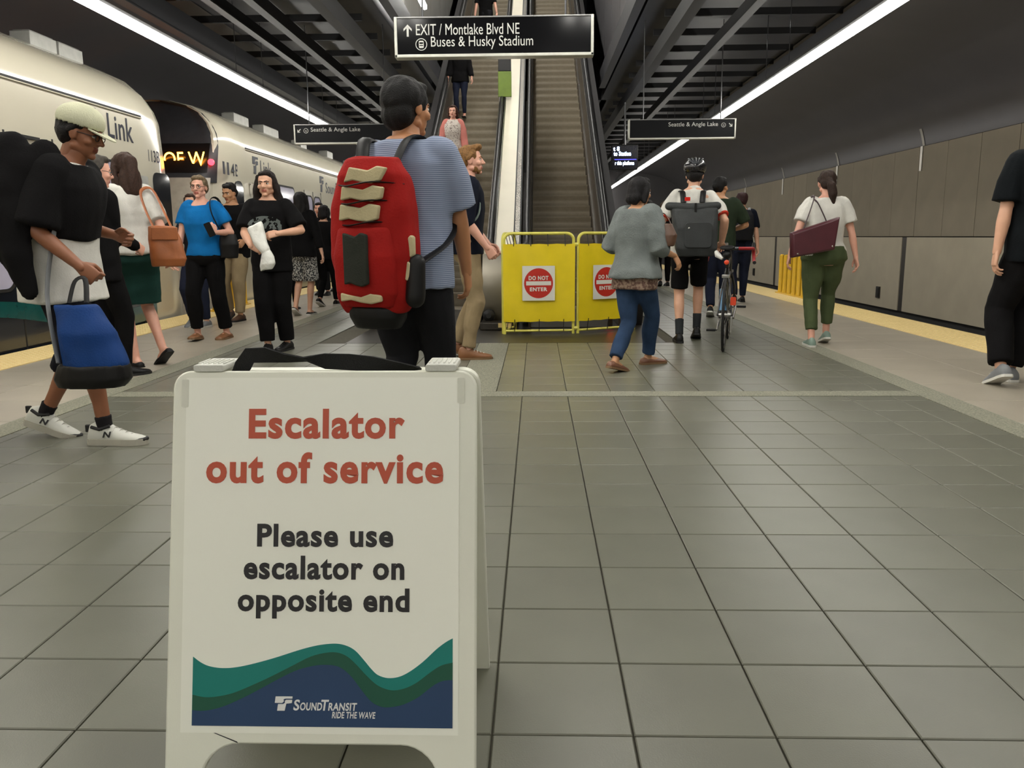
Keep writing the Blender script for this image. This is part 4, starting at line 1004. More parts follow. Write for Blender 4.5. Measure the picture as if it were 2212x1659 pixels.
    if bottom:
        kind = bottom.get('kind', 'trousers'); of = bottom.get('o', .015); S2 = Solid(); wh = bottom.get('waist', .08)
        if kind == 'skirt':
            hem = bottom['hem']*s; mk = (knees[0]+knees[1])/2
            rr = [tring(wh, of+.004), tring(-.02, of+.014), tring(-.06, of+.016)]
            for q in (.35, .7, 1.):
                z = (pz-.05*s)*(1-q)+hem*q; t_ = (hips[0][2]-z)/max(hips[0][2]-mk[2], .1)
                pk = [hips[i]*(1-t_)+knees[i]*t_ for i in (0, 1)]; c = (pk[0]+pk[1])/2; c = A(c[0], c[1], z)
                dx = abs(pk[0][0]-pk[1][0])/2+.085*s*b_; dy = abs(pk[0][1]-pk[1][1])/2+.085*s*b_
                rr.append((c, A(dx+of, 0, 0), A(0, dy+of, 0)))
            S2.oval(rr[::-1])
        else:
            S2.oval([tring(h, of) for h in (-.115, -.05, .0, .03, wh)])
            ln = bottom.get('len', 1.95); wd = bottom.get('w', .012)
            for i in (0, 1):
                pts = [hips[i]+A(0, 0, .02)]; rd = [.082*s*b_+of]
                if ln <= 1: pts += [hips[i]*(1-ln*.5)+knees[i]*ln*.5, hips[i]*(1-ln)+knees[i]*ln]; rd += [.074*s*b_+of+wd*.5, .068*s*b_+of+wd]
                else:
                    q = ln-1; pts += [hips[i]*.5+knees[i]*.5, knees[i], (knees[i]*.62+anks[i]*.38 if q > .6 else knees[i]*(1-q*.5)+anks[i]*q*.5)-A(0, .006*s, 0), knees[i]*(1-q)+anks[i]*q]
                    hemr = bottom.get('hemr', .040*s+wd); kr = bottom.get('kr', .060*s+wd)
                    rd += [.070*s*b_+of+wd*.5, kr, max((kr+hemr)/2+.004, .060*s+wd*.6), max(hemr, .046*s)]
                S2.limb(pts, rd, (False, True))
        V2, F2 = fuse(S2, max(vox, .012), 4); V2 = folds(V2, F2, bottom.get('amp', .006), 30, seed+5, (1, 1, .6))
        mesh_obj('skirt' if kind == 'skirt' else ('shorts' if bottom.get('len', 1.95) < 1.4 else 'trousers'), V2, F2, bottom['m'], root)
    # ---- shoes
    if shoe:
        kind = shoe.get('kind', 'shoe'); th = shoe.get('sole', .020)*1.
        for i in (0, 1):
            ank, f2, u2, l2v = ft[i]; g0 = ank-u2*.085*s
            prof = [(-.078, .020, .050), (-.066, .031, .078), (-.03, .0365, .092), (.01, .0375, .092), (.05, .0395, .074), (.09, .0445, .058), (.125, .0455, .048), (.155, .041, .042), (.178, .028, .036), (.190, .012, .028)]
            if kind == 'flat': prof = [(t, w_, h*(.55 if t < .02 else (.50 if t < .08 else .72))) for t, w_, h in prof]
            if kind == 'clog': prof = [(t, w_*1.08, h*(.95 if t > .04 else .62)) for t, w_, h in prof]
            if kind == 'heel': prof = [(t, w_*1.0, h*(.75 if t < .06 else .88)) for t, w_, h in prof]
            if kind == 'high': prof = [(t, w_, h*(1.22 if t < .03 else 1.05)) for t, w_, h in prof]
            k = s*shoe.get('k', 1.05); rings_ = []
            for t, w_, h in prof:
                r = []
                for j in range(16):
                    a = 2*math.pi*j/16; ca, sa = math.cos(a), math.sin(a)
                    y = (max(sa, -.55)+.55)/1.55*(h*k-th*.6)+th*.6; wx = w_*k*math.copysign(abs(ca)**.75, ca)*(1 if sa < .2 else 1-.25*(sa-.2))
                    r.append(g0+f2*t*k+l2v*wx+u2*y)
                rings_.append(r)
            S3 = Solid(); S3.rings(rings_); sh_o = mesh_obj('shoe', np.array(S3.v), S3.f, shoe['m'], root)
            S4 = Solid(); ol = []
            for t, w_, h in prof: ol.append((t*k*1.03, w_*k*1.10))
            pts = [(a, w_) for a, w_ in ol]+[(a, -w_) for a, w_ in reversed(ol)]
            hl = shoe.get('heel', 0.)
            lo = [g0+f2*a+l2v*w_+u2*.001 for a, w_ in pts]; hi = [g0+f2*a+l2v*w_+u2*th for a, w_ in pts]
            S4.rings([lo, hi]); mesh_obj('sole', np.array(S4.v), S4.f, shoe.get('ms', m_seal), sh_o)
            sh_o.children[0].data.polygons.foreach_set('use_smooth', [False]*len(sh_o.children[0].data.polygons))
            if shoe.get('lace'):
                lb = MB()
                for q in range(4):
                    t = .045+.025*q; zt = .080-.0065*q*1.6; lb.tube([g0+f2*t*k+l2v*.026*k+u2*(zt-.012)*k, g0+f2*(t+.004)*k+u2*(zt+.004)*k, g0+f2*(t+.008)*k-l2v*.026*k+u2*(zt-.012)*k], .0035, 6)
                lb.build('laces', shoe['lace'], sh_o)
            if shoe.get('sock'):
                Ss = Solid(); d = unit(knees[i]-anks[i]); Ss.limb([anks[i]-u2*.01, anks[i]+d*.04*s, anks[i]+d*shoe.get('sockh', .10)*s], [.040*s, .040*s, .044*s], (True, True)); Vs, Fs = fuse(Ss, .009, 3); mesh_obj('sock', Vs, Fs, shoe['sock'], root)
            P_.__dict__.setdefault('feetf', []).append((g0, f2, u2, l2v, k))
    # ---- hair
    if hair:
        S5 = Solid(); X = lambda v: hc+HM@(np.asarray(v, float)*hs)
        def B(c, r): S5.ball(X(c), np.asarray(r)*hs, HM, 16, 11)
        def Lm(pts, rd): S5.limb([X(p) for p in pts], [q*hs for q in rd], n=12)
        B((0, -.026, .044), (.084, .098, .084)); B((0, -.060, .0), (.078, .062, .075)); B((0, .020, .092), (.066, .062, .030))
        for x in (-1, 1): Lm([(x*.074, .012, .045), (x*.078, -.02, .01)], [.016, .018])
        if hair == 'short': B((0, -.055, -.03), (.068, .052, .05))
        if hair == 'blondtop': B((0, .045, .105), (.055, .05, .03)); B((0, -.055, -.02), (.066, .05, .05))
        if hair in ('long', 'longman'):
            for x in (-1, 1): Lm([(x*.070, .018, .065), (x*.088, .0, -.01), (x*.092, -.012, -.10), (x*.088, -.02, -.20)], [.022, .026, .032, .026])
            Lm([(0, -.085, .03), (0, -.098, -.10), (0, -.10, -.21)], [.070, .066, .05]); B((-.045, -.085, -.12), (.05, .045, .11)); B((.045, -.085, -.12), (.05, .045, .11))
            if hair == 'long': B((0, -.098, -.19), (.085, .042, .085))
            if hair == 'longman':
                for x in (-1, 1): Lm([(x*.082, .012, .03), (x*.105, -.004, -.08), (x*.112, -.012, -.17), (x*.108, -.01, -.235)], [.024, .034, .036, .022])
        if hair == 'bob':
            for x in (-1, 1): Lm([(x*.074, .012, .06), (x*.086, -.01, -.02), (x*.084, -.02, -.085)], [.022, .028, .022])
            B((0, -.072, -.05), (.080, .05, .07))
        if hair == 'pony': Lm([(0, -.115, .01), (.012, -.145, -.03), (.03, -.14, -.12), (.045, -.125, -.21)], [.030, .040, .045, .018]); B((0, -.118, .01), (.034, .026, .034))
        if hair == 'bun': B((0, -.125, .0), (.042, .036, .04)); B((0, -.05, -.03), (.066, .05, .045))
        if hair == 'big': B((0, -.03, .04), (.098, .112, .10)); B((0, -.06, -.03), (.088, .07, .075))
        V5, F5 = fuse(S5, .0085 if near else .011, 4)
        V5 = folds(V5, F5, .006, 90, seed+3, (1, 1, .15)); mesh_obj('hair', V5, F5, m_hr, root)
    return P_
def glasses(P_, m):
    b = MB(); X = lambda v: Vector(P_.hc+P_.HM@(np.asarray(v, float)*P_.hs))
    for x in (-1, 1):
        b.tube([X((x*.032+.021*math.cos(a), .092, .0+.016*math.sin(a))) for a in np.linspace(0, 2*math.pi, 17)[:-1]], .0022, 6, True)
        b.tube([X((x*.053, .090, .004)), X((x*.076, .04, .006)), X((x*.080, -.02, .004))], .002, 6)
    b.tube([X((-.011, .094, .004)), X((.011, .094, .004))], .002, 6); b.build('glasses', m, P_.root, 60)
def bag_thing(name, label, cat, S, m, vox=.01, amp=.004, smooth=4, group=None, at=(0, 0, 0), part='body', seed=1):
    """a soft bag built in world coordinates round the point `at`"""
    t = thing(name, label, cat, at, 0, group); V, F = fuse(S, vox, smooth); V = folds(V, F, amp, 40, seed); mesh_obj(part, V-np.array(at, float), F, m, t); return t
def strap(t, pts, w_, m, name='strap', flat=.35):
    at = Vector(t.location); P = [Vector(p)-at for p in pts]
    fine = []
    for i in range(len(P)-1):
        p0, p1, p2, p3 = P[max(i-1, 0)], P[i], P[i+1], P[min(i+2, len(P)-1)]
        for q in range(5):
            u = q/5; fine.append(.5*((2*p1)+(-p0+p2)*u+(2*p0-5*p1+4*p2-p3)*u*u+(-p0+3*p1-3*p2+p3)*u*u*u))
    fine.append(P[-1]); b = MB(); b.tube(fine, w_, 8, False, flat); return b.build(name, m, t, 60)
# ================================================================== THE PEOPLE
def cloth(name, c, rough=.9, var=.12, bump=.25, bscale=120): return mat('cloth_'+name, c, rough, var=var, scale=7, bump=bump, bscale=bscale, spec=.15)
c_blk = cloth('black', (12, 11, 12)); c_black2 = cloth('soft_black', (14, 13, 14)); c_white = cloth('white', (206, 204, 196)); c_navy = cloth('navy', (16, 20, 32)); c_denim = cloth('denim', (44, 62, 88), var=.25)
c_khaki = cloth('khaki', (146, 128, 98)); c_grey = cloth('charcoal', (30, 30, 33)); c_olive = cloth('olive', (74, 84, 56)); c_green = cloth('dark_green', (30, 60, 54)); c_dkgrn = cloth('moss', (40, 50, 36))
c_blue = cloth('bright_blue', (16, 104, 168)); c_pink = cloth('dusty_pink', (196, 122, 112)); c_red = cloth('pack_red', (150, 26, 22), .8); c_sweat = cloth('grey_knit', (112, 118, 116), .9, .2, .5, 90); c_tan = cloth('tan_patch', (188, 176, 140), .8)
c_dkjean = cloth('dark_jean', (32, 36, 52), var=.2)
c_stripe = stripe_mat('blue_grey_fine_stripe', (150, 160, 180), (98, 110, 136), 36, 'Z'); c_leop = blotch_mat('spotted_print', (34, 34, 36), (190, 188, 180), 60, .52, .8, .03)
l_brown = mat('brown_leather', (148, 84, 42), .45, var=.15, scale=10, bump=.1); l_dkbr = mat('dark_leather', (84, 58, 42), .5, var=.15); l_tanshoe = mat('tan_shoe', (128, 84, 50), .5, var=.15)
l_black = mat('black_leather', (13, 12, 12), .5, spec=.3); l_maroon = mat('maroon_leather', (72, 28, 36), .42, var=.12, scale=8, bump=.12, bscale=60); m_rubw = mat('white_rubber', (206, 204, 196), .5, var=.08); m_gry = mat('grey_mesh', (120, 122, 124), .8)
m_gum = mat('gum_sole', (120, 92, 62), .6); m_shw = mat('white_trainer', (200, 200, 190), .5, var=.05)

# --- 1 man in the pale cap, striding right in the left foreground
P1 = person('man in pale cap and glasses striding right with dark jacket and blue duffel', (-2.44, 4.2), -90, 1.75, feet=[(-2.72, 4.32, 18, 0), (-2.26, 4.14, 0, 0)], hands=[(-2.27, 4.45, 1.08, 'loose'), (-2.22, 3.98, .93, 'grip')],
            lean=(9, 0), twist=4, head=(0, -12), headoff=.045, skin='brown', hair='short', hairc=(30, 26, 24), vox=.011, seed=1, bulk=1.12, elbow=[(-.3, -1, -.6), (.4, -1, -.5)],
            top=[dict(m=c_white, sleeve=.7, hem=-.16, o=.022, flare=.03), dict(m=c_black2, name='jacket', sleeve=.92, hem=.16, o=.040, so=.034, cuff=.016, amp=.012, freq=22)],
            bottom=dict(m=cloth('shorts_navy', (18, 18, 25)), len=1.30, w=.035, hemr=.088, kr=.095, waist=.04), shoe=dict(m=m_shw, ms=mat('trainer_sole', (170, 166, 152), .5), sole=.034, kind='high', sock=cloth('sock', (30, 28, 30)), sockh=.07, lace=m_rubw, k=1.12))
X1 = lambda v: P1.hc+P1.HM@(np.asarray(v, float)*P1.hs)
S = Solid(); S.ball(X1((0, -.018, .062)), A(.093, .112, .080)*P1.hs, P1.HM, 20, 12)
V, F = fuse(S, .008, 3); keep = [f for f in F if ((V[list(f)].mean(0)-X1((0, -.018, .050)))@P1.HM[:, 2]) > -.012]
m_cap = cloth('cap_cream', (186, 186, 160)); cap = mesh_obj('cap', V, keep, m_cap, P1.root); cap.modifiers.new('t', 'SOLIDIFY').thickness = -.006
b = MB(); rr = []
for q, zz in ((0, .0), (1, -.006)):
    b_pts = [X1((.078*math.cos(a), .060+.105*max(0, math.sin(a))*1.0, .036-.028*max(0, math.sin(a))+zz)) for a in np.linspace(0, math.pi, 15)]; rr.append(b_pts)
n = 15; b.add([tuple(p) for p in rr[0]+rr[1]], [tuple(range(n)), tuple(range(2*n-1, n-1, -1))]+[(i, i+1, n+i+1, n+i) for i in range(n-1)]+[(n-1, 0, n, 2*n-1)]); b.build('brim', m_cap, cap, 40)
glasses(P1, m_seal)
for g0, f2, u2, l2v, k in P1.feetf:      # letter mark, heel tab and overlays of the trainers
    Mx = Matrix(); sd = 1
    so = [c for c in P1.root.children if c.name.startswith('shoe')]
for i, (g0, f2, u2, l2v, k) in enumerate(P1.feetf):
    so = [c for c in P1.root.children if c.name.startswith('shoe')][i]
    o_ = g0+f2*.005*k+u2*.040*k+l2v*.0408*k
    M_ = frame(tuple(o_), tuple(f2), tuple(u2+l2v*-.25)); text('letter_mark', 'N', M_, .040*k, m_seal, so, .028*k, .03, .2, lift=.001, thick=.002)
    bb = MB(); bb.box(tuple(g0-f2*.080*k+u2*.075*k), (.016, .03, .04)); bb.build('heel_tab', m_seal, so, 35, .004)
    bb = MB(); bb.tube([tuple(g0+f2*(-.05)*k+u2*.088*k+l2v*.030*k), tuple(g0+f2*(-.01)*k+u2*.078*k+l2v*.037*k), tuple(g0+f2*.035*k+u2*.092*k+l2v*.026*k)], .009, 8); bb.build('collar_patch', m_seal, so)
    bb = MB(); bb.tube([tuple(g0+f2*.15*k+u2*.022*k+l2v*.038*k), tuple(g0+f2*.185*k+u2*.026*k+l2v*.018*k), tuple(g0+f2*.195*k+u2*.028*k), tuple(g0+f2*.185*k+u2*.026*k-l2v*.018*k)], .010, 8); bb.build('toe_guard', m_seal, so)
# dark jacket tail slung over the shoulder
W1 = lambda p: np.array(P1.world(p))
S = Solid(); S.limb([A(-2.52, 3.98, 1.44), A(-2.54, 3.93, 1.20), A(-2.49, 3.90, 1.0), A(-2.44, 3.90, .82)], [.13, .14, .09, .045], squash=.45); S.limb([A(-2.36, 4.02, 1.47), A(-2.44, 3.96, 1.27), A(-2.50, 3.94, 1.12)], [.07, .10, .10], squash=.5)
t = bag_thing('slung_jacket', 'black jacket slung over the shoulder of the man in the cap', 'jacket', S, c_black2, .012, .008, at=(-2.5, 3.93, .85))
S = Solid(); S.oval([(A(-2.69, 4.17, .98), A(.09, 0, 0), A(0, .14, 0)), (A(-2.71, 4.17, 1.15), A(.13, 0, 0), A(0, .16, 0)), (A(-2.67, 4.17, 1.35), A(.12, 0, 0), A(0, .15, 0)), (A(-2.62, 4.17, 1.47), A(.08, 0, 0), A(0, .11, 0))])
t = bag_thing('backpack', 'dark backpack on the back of the man in the cap', 'backpack', S, c_grey, .012, .006, at=(-2.74, 4.17, .98)); strap(t, [(-2.60, 4.02, 1.46), (-2.46, 3.99, 1.46), (-2.36, 3.99, 1.30), (-2.50, 3.98, 1.05)], .022, l_black)
# blue duffel at his knee
S = Solid(); S.oval([(A(-2.13, 3.86, .40), A(.13, 0, 0), A(0, .085, 0)), (A(-2.12, 3.86, .47), A(.155, 0, 0), A(0, .10, 0)), (A(-2.15, 3.86, .62), A(.135, 0, 0), A(0, .09, 0)), (A(-2.20, 3.87, .75), A(.105, 0, 0), A(0, .05, 0))])
t = bag_thing('duffel_bag', 'blue and black duffel bag hanging at the knee of the man in the cap', 'bag', S, cloth('duffel_blue', (20, 56, 112), .6), .01, .006, at=(-2.13, 3.86, .37), part='blue_body')
S = Solid(); S.oval([(A(-2.15, 3.86, .36), A(.16, 0, 0), A(0, .095, 0)), (A(-2.14, 3.86, .40), A(.185, 0, 0), A(0, .11, 0)), (A(-2.13, 3.86, .47), A(.165, 0, 0), A(0, .108, 0))]); V, F = fuse(S, .01, 4); mesh_obj('black_base', V-A(-2.13, 3.86, .37), F, l_black, t)
strap(t, [(-2.23, 3.87, .76), (-2.22, 3.92, .86), (-2.18, 3.94, .87), (-2.15, 3.88, .76)], .012, l_black, 'handle'); strap(t, [(-2.27, 3.80, .48), (-2.35, 3.90, .80), (-2.33, 3.98, 1.1)], .018, m_gry, 'strap')

# --- 2 man in a dark suit behind
P2 = person('man in dark suit and white collar half hidden behind the man in the cap', (-3.30, 6.2), -40, 1.70, feet=[(-3.40, 6.15, 0, 0), (-3.22, 6.28, 0, 0)], hands=[(-3.45, 6.3, .85), (-3.12, 6.42, 1.0, 'loose')], skin='pink', hair='short', hairc=(86, 78, 70), head=(-10, -6),
            top=[dict(m=c_white, sleeve=0, hem=.1, o=.010, collar=True), dict(m=c_blk, name='suit_jacket', sleeve=1.95, hem=-.14, o=.022, neck=.505)], bottom=dict(m=c_blk), shoe=dict(m=l_black), seed=2); glasses(P2, m_seal)
# --- 3 woman in the white top and green skirt
P3 = person('long-haired woman in loose white top and dark green skirt seen from behind', (-3.33, 6.8), 48, 1.77, True, feet=[(-3.37, 6.76, 0, 6), (-3.13, 6.84, 34, 8)], hands=[(-3.56, 6.78, .92), (-2.98, 6.72, .86)], lean=(3, 0), head=(4, -4), skin='pink', hair='long', hairc=(72, 46, 34), vox=.012, seed=3,
            top=dict(m=c_white, name='blouse', sleeve=.9, hem=.0, o=.026, flare=.035, so=.024, amp=.009), bottom=dict(kind='skirt', m=c_green, hem=.52, waist=.06, o=.016), shoe=dict(kind='flat', m=l_black, sole=.008))
S = Solid(); S.oval([(A(-2.97, 6.62, .84), A(.12, .03, 0), A(-.02, .055, 0)), (A(-2.96, 6.62, .90), A(.135, .03, 0), A(-.02, .07, 0)), (A(-2.98, 6.62, 1.06), A(.12, .03, 0), A(-.02, .06, 0)), (A(-3.0, 6.62, 1.16), A(.10, .02, 0), A(-.015, .03, 0))], p=3.2)
t = bag_thing('shoulder_bag', 'tan brown leather shoulder bag beside the woman in the green skirt', 'bag', S, l_brown, .009, .004, at=(-2.97, 6.62, .84)); strap(t, [(-3.06, 6.62, 1.14), (-3.14, 6.66, 1.30), (-3.20, 6.74, 1.44), (-3.16, 6.86, 1.46), (-3.03, 6.78, 1.25), (-2.93, 6.66, 1.13)], .013, l_brown)
b = MB(); b.box((.02, -.065, .26), (.20, .012, .10), Matrix.Rotation(R(14), 3, 'Z')); b.build('flap', l_brown, t, 35, .006)
# --- 4 woman in blue
P4 = person('woman in bright blue top and glasses walking towards the camera holding a phone', (-3.47, 8.64), 176, 1.72, True, bulk=1.08, feet=[(-3.34, 8.74, 0, -4), (-3.60, 8.60, -6, 6)], hands=[(-3.27, 8.40, 1.12, 'loose', (.3, -1, .2), (-.45, 0, .9)), (-3.73, 8.50, .84)], head=(4, 0), skin='pink', hair='bun', hairc=(150, 128, 96), vox=.012, seed=4,
            top=dict(m=c_blue, sleeve=.62, hem=-.02, o=.022, so=.020, cuff=.010, neck=.50), bottom=dict(m=c_blk, len=1.9, w=.02, hemr=.068), shoe=dict(kind='clog', m=l_tanshoe, ms=m_gum, sole=.02)); glasses(P4, m_seal)
t = thing('phone', 'dark phone held up by the woman in blue', 'phone', (-3.30, 8.37, 1.15)); b = MB(); b.prism(rrect(.07, .145, .01), 0, .009, Matrix.Rotation(R(100), 4, 'X') @ Matrix.Rotation(R(20), 4, 'Z')); b.build('case', l_black, t)
b = MB(); b.prism(rrect(.062, .125, .004), -.001, .0, Matrix.Rotation(R(100), 4, 'X') @ Matrix.Rotation(R(20), 4, 'Z')); b.build('screen', m_glass, t)
S = Solid(); S.oval([(A(-3.20, 8.58, .86), A(.09, 0, 0), A(0, .05, 0)), (A(-3.19, 8.58, 1.0), A(.10, 0, 0), A(0, .06, 0)), (A(-3.2, 8.58, 1.1), A(.08, 0, 0), A(0, .035, 0))], p=3.)
t = bag_thing('shoulder_bag', 'small black shoulder bag at the hip of the woman in blue', 'bag', S, l_black, .01, .003, at=(-3.2, 8.58, .86)); strap(t, [(-3.24, 8.56, 1.09), (-3.31, 8.48, 1.30), (-3.34, 8.54, 1.455), (-3.30, 8.68, 1.44), (-3.18, 8.62, 1.1)], .012, l_black)
# --- 5 man in black T-shirt and khaki trousers
P5 = person('short-haired man in black T-shirt and khaki trousers looking down', (-3.93, 10.75), 172, 1.78, bulk=1.08, feet=[(-3.86, 10.62, 0, -4), (-4.08, 10.86, 14, 6)], hands=[(-3.72, 10.52, 1.02, 'loose'), (-4.22, 10.66, .88)], head=(-10, -14), skin='olive', hair='short', hairc=(28, 24, 24), seed=5,
            top=dict(m=c_blk, sleeve=.8, hem=-.12, o=.022, so=.022, cuff=.01), bottom=dict(m=c_khaki, w=.024, hemr=.062), shoe=dict(m=l_dkbr, sole=.022))
# --- 6 long-haired man with a white bag
c_print = mat('x', (0, 0, 0)); del _M['x']
def print_shirt():
    m = mat('black_shirt_with_grey_print', (12, 11, 12), .9, spec=.15, bump=.25, bscale=120); nt = m.node_tree; N = nt.nodes; L = nt.links; bs = N['Principled BSDF']
    tc = N.new('ShaderNodeTexCoord'); mp = N.new('ShaderNodeMapping'); mp.inputs['Location'].default_value = (.0, -.12, -1.17); mp.inputs['Scale'].default_value = (1, 1, 1)
    L.new(tc.outputs['Object'], mp.inputs['Vector']); sc = N.new('ShaderNodeVectorMath'); sc.operation = 'MULTIPLY'; sc.inputs[1].default_value = (6.4, 6., 11.); L.new(mp.outputs[0], sc.inputs[0])
    ln = N.new('ShaderNodeVectorMath'); ln.operation = 'LENGTH'; L.new(sc.outputs[0], ln.inputs[0])
    mk = N.new('ShaderNodeMath'); mk.operation = 'LESS_THAN'; mk.inputs[1].default_value = 1.; L.new(ln.outputs['Value'], mk.inputs[0])
    nz = N.new('ShaderNodeTexNoise'); nz.inputs['Scale'].default_value = 26; L.new(tc.outputs['Object'], nz.inputs['Vector'])
    th = N.new('ShaderNodeMath'); th.operation = 'GREATER_THAN'; th.inputs[1].default_value = .47; L.new(nz.outputs['Fac'], th.inputs[0])
    an = N.new('ShaderNodeMath'); an.operation = 'MULTIPLY'; L.new(mk.outputs[0], an.inputs[0]); L.new(th.outputs[0], an.inputs[1])
    mx = N.new('ShaderNodeMix'); mx.data_type = 'RGBA'; src = bs.inputs['Base Color'].links[0].from_socket; L.new(an.outputs[0], mx.inputs['Factor']); L.new(src, mx.inputs['A']); mx.inputs['B'].default_value = lin((96, 102, 100))+(1,); L.new(mx.outputs['Result'], bs.inputs['Base Color'])
    return m
P6 = person('long-haired man in black T-shirt with grey print holding a white bag', (-2.48, 7.74), 178, 1.68, bulk=1.05, feet=[(-2.40, 7.80, 0, -14), (-2.54, 7.66, 0, 6)], hands=[(-2.32, 7.45, 1.10, 'loose', (0, -1, .6), (-.8, -.2, -.1)), (-2.56, 7.42, .99, 'loose', (0, -1, .5), (.75, -.1, -.25))], head=(2, -2), skin='fair', hair='longman', hairc=(44, 32, 28), vox=.012, seed=6, elbow=[(-1, -.5, -.5), (1, -.5, -.5)],
            top=dict(m=print_shirt(), sleeve=.85, hem=-.14, o=.022, so=.024, cuff=.012), bottom=dict(m=c_blk, w=.026, hemr=.070), shoe=dict(m=l_black, lace=l_black))
S = Solid(); S.oval([(A(-2.50, 7.36, 1.17), A(.06, 0, .03), A(0, .035, 0)), (A(-2.45, 7.33, 1.05), A(.055, 0, .035), A(0, .04, 0)), (A(-2.40, 7.31, .95), A(.04, 0, .02), A(0, .03, 0))], p=3); S.oval([(A(-2.40, 7.32, .97), A(.03, 0, 0), A(0, .025, 0)), (A(-2.385, 7.31, .90), A(.065, 0, 0), A(0, .04, 0)), (A(-2.39, 7.31, .83), A(.07, 0, .01), A(0, .045, 0)), (A(-2.40, 7.31, .78), A(.05, 0, .01), A(0, .03, 0))])
bag_thing('plastic_bag', 'crumpled white plastic bag in the hands of the long-haired man', 'bag', S, mat('white_plastic', (214, 214, 206), .25, var=.06, bump=.6, bscale=30), .008, .010, at=(-2.42, 7.33, .78))
# --- 7 woman in spotted shorts
P7 = person('dark-haired woman in black top and spotted black and white shorts seen from behind', (-3.20, 11.3), -6, 1.70, True, feet=[(-3.33, 11.22, 28, 0), (-3.17, 11.42, 0, 0)], hands=[(-3.46, 11.25, .84), (-2.90, 11.2, .84)], skin='fair', hair='long', hairc=(26, 20, 18), vox=.014, seed=7,
            top=dict(m=c_blk, sleeve=1.7, hem=-.08, o=.03, so=.022), bottom=dict(m=c_leop, len=.92, w=.03), shoe=dict(kind='flat', m=l_black, ms=m_rubw))
# --- 8..11 people further along the train
person('reddish-haired woman in dark clothes behind the long-haired man', (-3.72, 12.2), 6, 1.62, True, feet=[(-3.98, 12.0, 20, 0), (-3.62, 12.3, 0, 0)], hands=[(-4.0, 12.2, .8), (-3.46, 12.2, .8)], skin='fair', hair='long', hairc=(70, 32, 26), vox=.016, seed=8, top=dict(m=c_grey, sleeve=1.8), bottom=dict(m=c_blk, w=.006), shoe=dict(kind='flat', m=l_black))
person('person in jeans almost hidden behind the woman in blue', (-4.10, 9.95), 170, 1.60, True, feet=[(-4.02, 9.9, 0, 0), (-4.22, 10.0, 20, 0)], hands=[(-3.86, 9.85, .8), (-4.36, 9.85, .8)], skin='fair', hair='bob', hairc=(84, 58, 42), vox=.016, seed=9, top=dict(m=c_grey, sleeve=1.8), bottom=dict(m=c_dkjean, w=.012), shoe=dict(m=m_gry, ms=m_rubw))
person('dark-haired man with flushed face and dark jacket facing the camera by the train', (-4.0, 15.4), 178, 1.72, feet=[(-3.9, 15.35, 0, 0), (-4.1, 15.5, 0, 0)], hands=[(-3.72, 15.3, .85), (-4.28, 15.3, .85)], skin='pink', hair='short', hairc=(30, 26, 26), vox=.017, seed=10, top=dict(m=c_blk, sleeve=1.9), bottom=dict(m=c_grey), shoe=dict(m=l_black))
person('dark-haired woman in black leggings striding away along the train', (-3.30, 12.9), -12, 1.60, True, feet=[(-3.38, 12.7, 24, 0), (-3.2, 13.1, 0, 0)], hands=[(-3.58, 12.9, .8), (-3.0, 12.8, .8)], skin='fair', hair='bob', hairc=(24, 20, 20), vox=.017, seed=12, top=dict(m=c_blk, sleeve=1.9, hem=-.1), bottom=dict(m=c_blk, w=.004), shoe=dict(m=l_black, ms=m_rubw))
person('balding man in grey-blue shirt and white collar far down the platform', (-3.98, 16.6), 178, 1.72, bulk=1.1, feet=[(-3.88, 16.5, 0, 0), (-4.08, 16.6, 0, 0)], hands=[(-3.76, 16.4, .95, 'loose'), (-4.24, 16.5, .85)], skin='pink', hair=None, hairc=(110, 80, 60), vox=.017, seed=13, top=[dict(m=c_white, sleeve=0, hem=.2, o=.01, collar=True), dict(m=cloth('slate', (92, 98, 112)), sleeve=1.9, o=.02, neck=.50)], bottom=dict(m=c_grey), shoe=dict(m=l_black))
person('person in tan jacket far down the left platform', (-3.55, 18.2), 10, 1.70, feet=[(-3.65, 18.1, 10, 0), (-3.45, 18.3, 0, 0)], hands=[(-3.82, 18.2, .8), (-3.28, 18.2, .8)], hair='short', hairc=(50, 40, 34), vox=.018, seed=14, top=dict(m=cloth('brown_jacket', (84, 70, 58)), sleeve=1.9), bottom=dict(m=c_grey), shoe=dict(m=l_black))
# --- 12 man with the red backpack
P12 = person('man in blue-grey striped shirt with large red backpack walking away', (-.60, 3.86), -20, 1.80, bulk=1.14, feet=[(-.74, 3.72, 26, 0), (-.48, 4.04, 0, 0)], hands=[(-.88, 4.10, .86, 'relax'), (-.325, 4.02, .80, 'relax')], lean=(3, 0), head=(-24, 0), skin='tan', hair='big', hairc=(20, 17, 16), vox=.011, seed=15, elbow=[None, (1, -.35, -.2)],
             top=dict(m=c_stripe, sleeve=.82, hem=-.10, o=.024, so=.024, cuff=.010, amp=.007), bottom=dict(m=c_grey, w=.02), shoe=dict(m=l_black, ms=m_rubw))
rz = R(-20); U = A(math.cos(rz), math.sin(rz), 0); D = A(math.sin(rz), -math.cos(rz), 0)     # across his back, away from his back
O = A(-.60, 3.86, 0)+D*.13-U*.03
pk = thing('backpack', 'large worn red hiking backpack with tan patches on the walking man', 'backpack', tuple(O+A(0, 0, .73)))
at = O+A(0, 0, .73)
def pkr(z, hw, dep, off=0.): return (O+D*(.10+off)+A(0, 0, z), U*hw, D*dep)
S = Solid(); S.oval([pkr(.73, .15, .07), pkr(.80, .19, .10), pkr(.98, .205, .115), pkr(1.18, .195, .11), pkr(1.32, .17, .09), pkr(1.40, .12, .06)], p=2.8); V, F = fuse(S, .010, 5); V = folds(V, F, .006, 30, 4); mesh_obj('main_bag', V-at, F, c_red, pk)
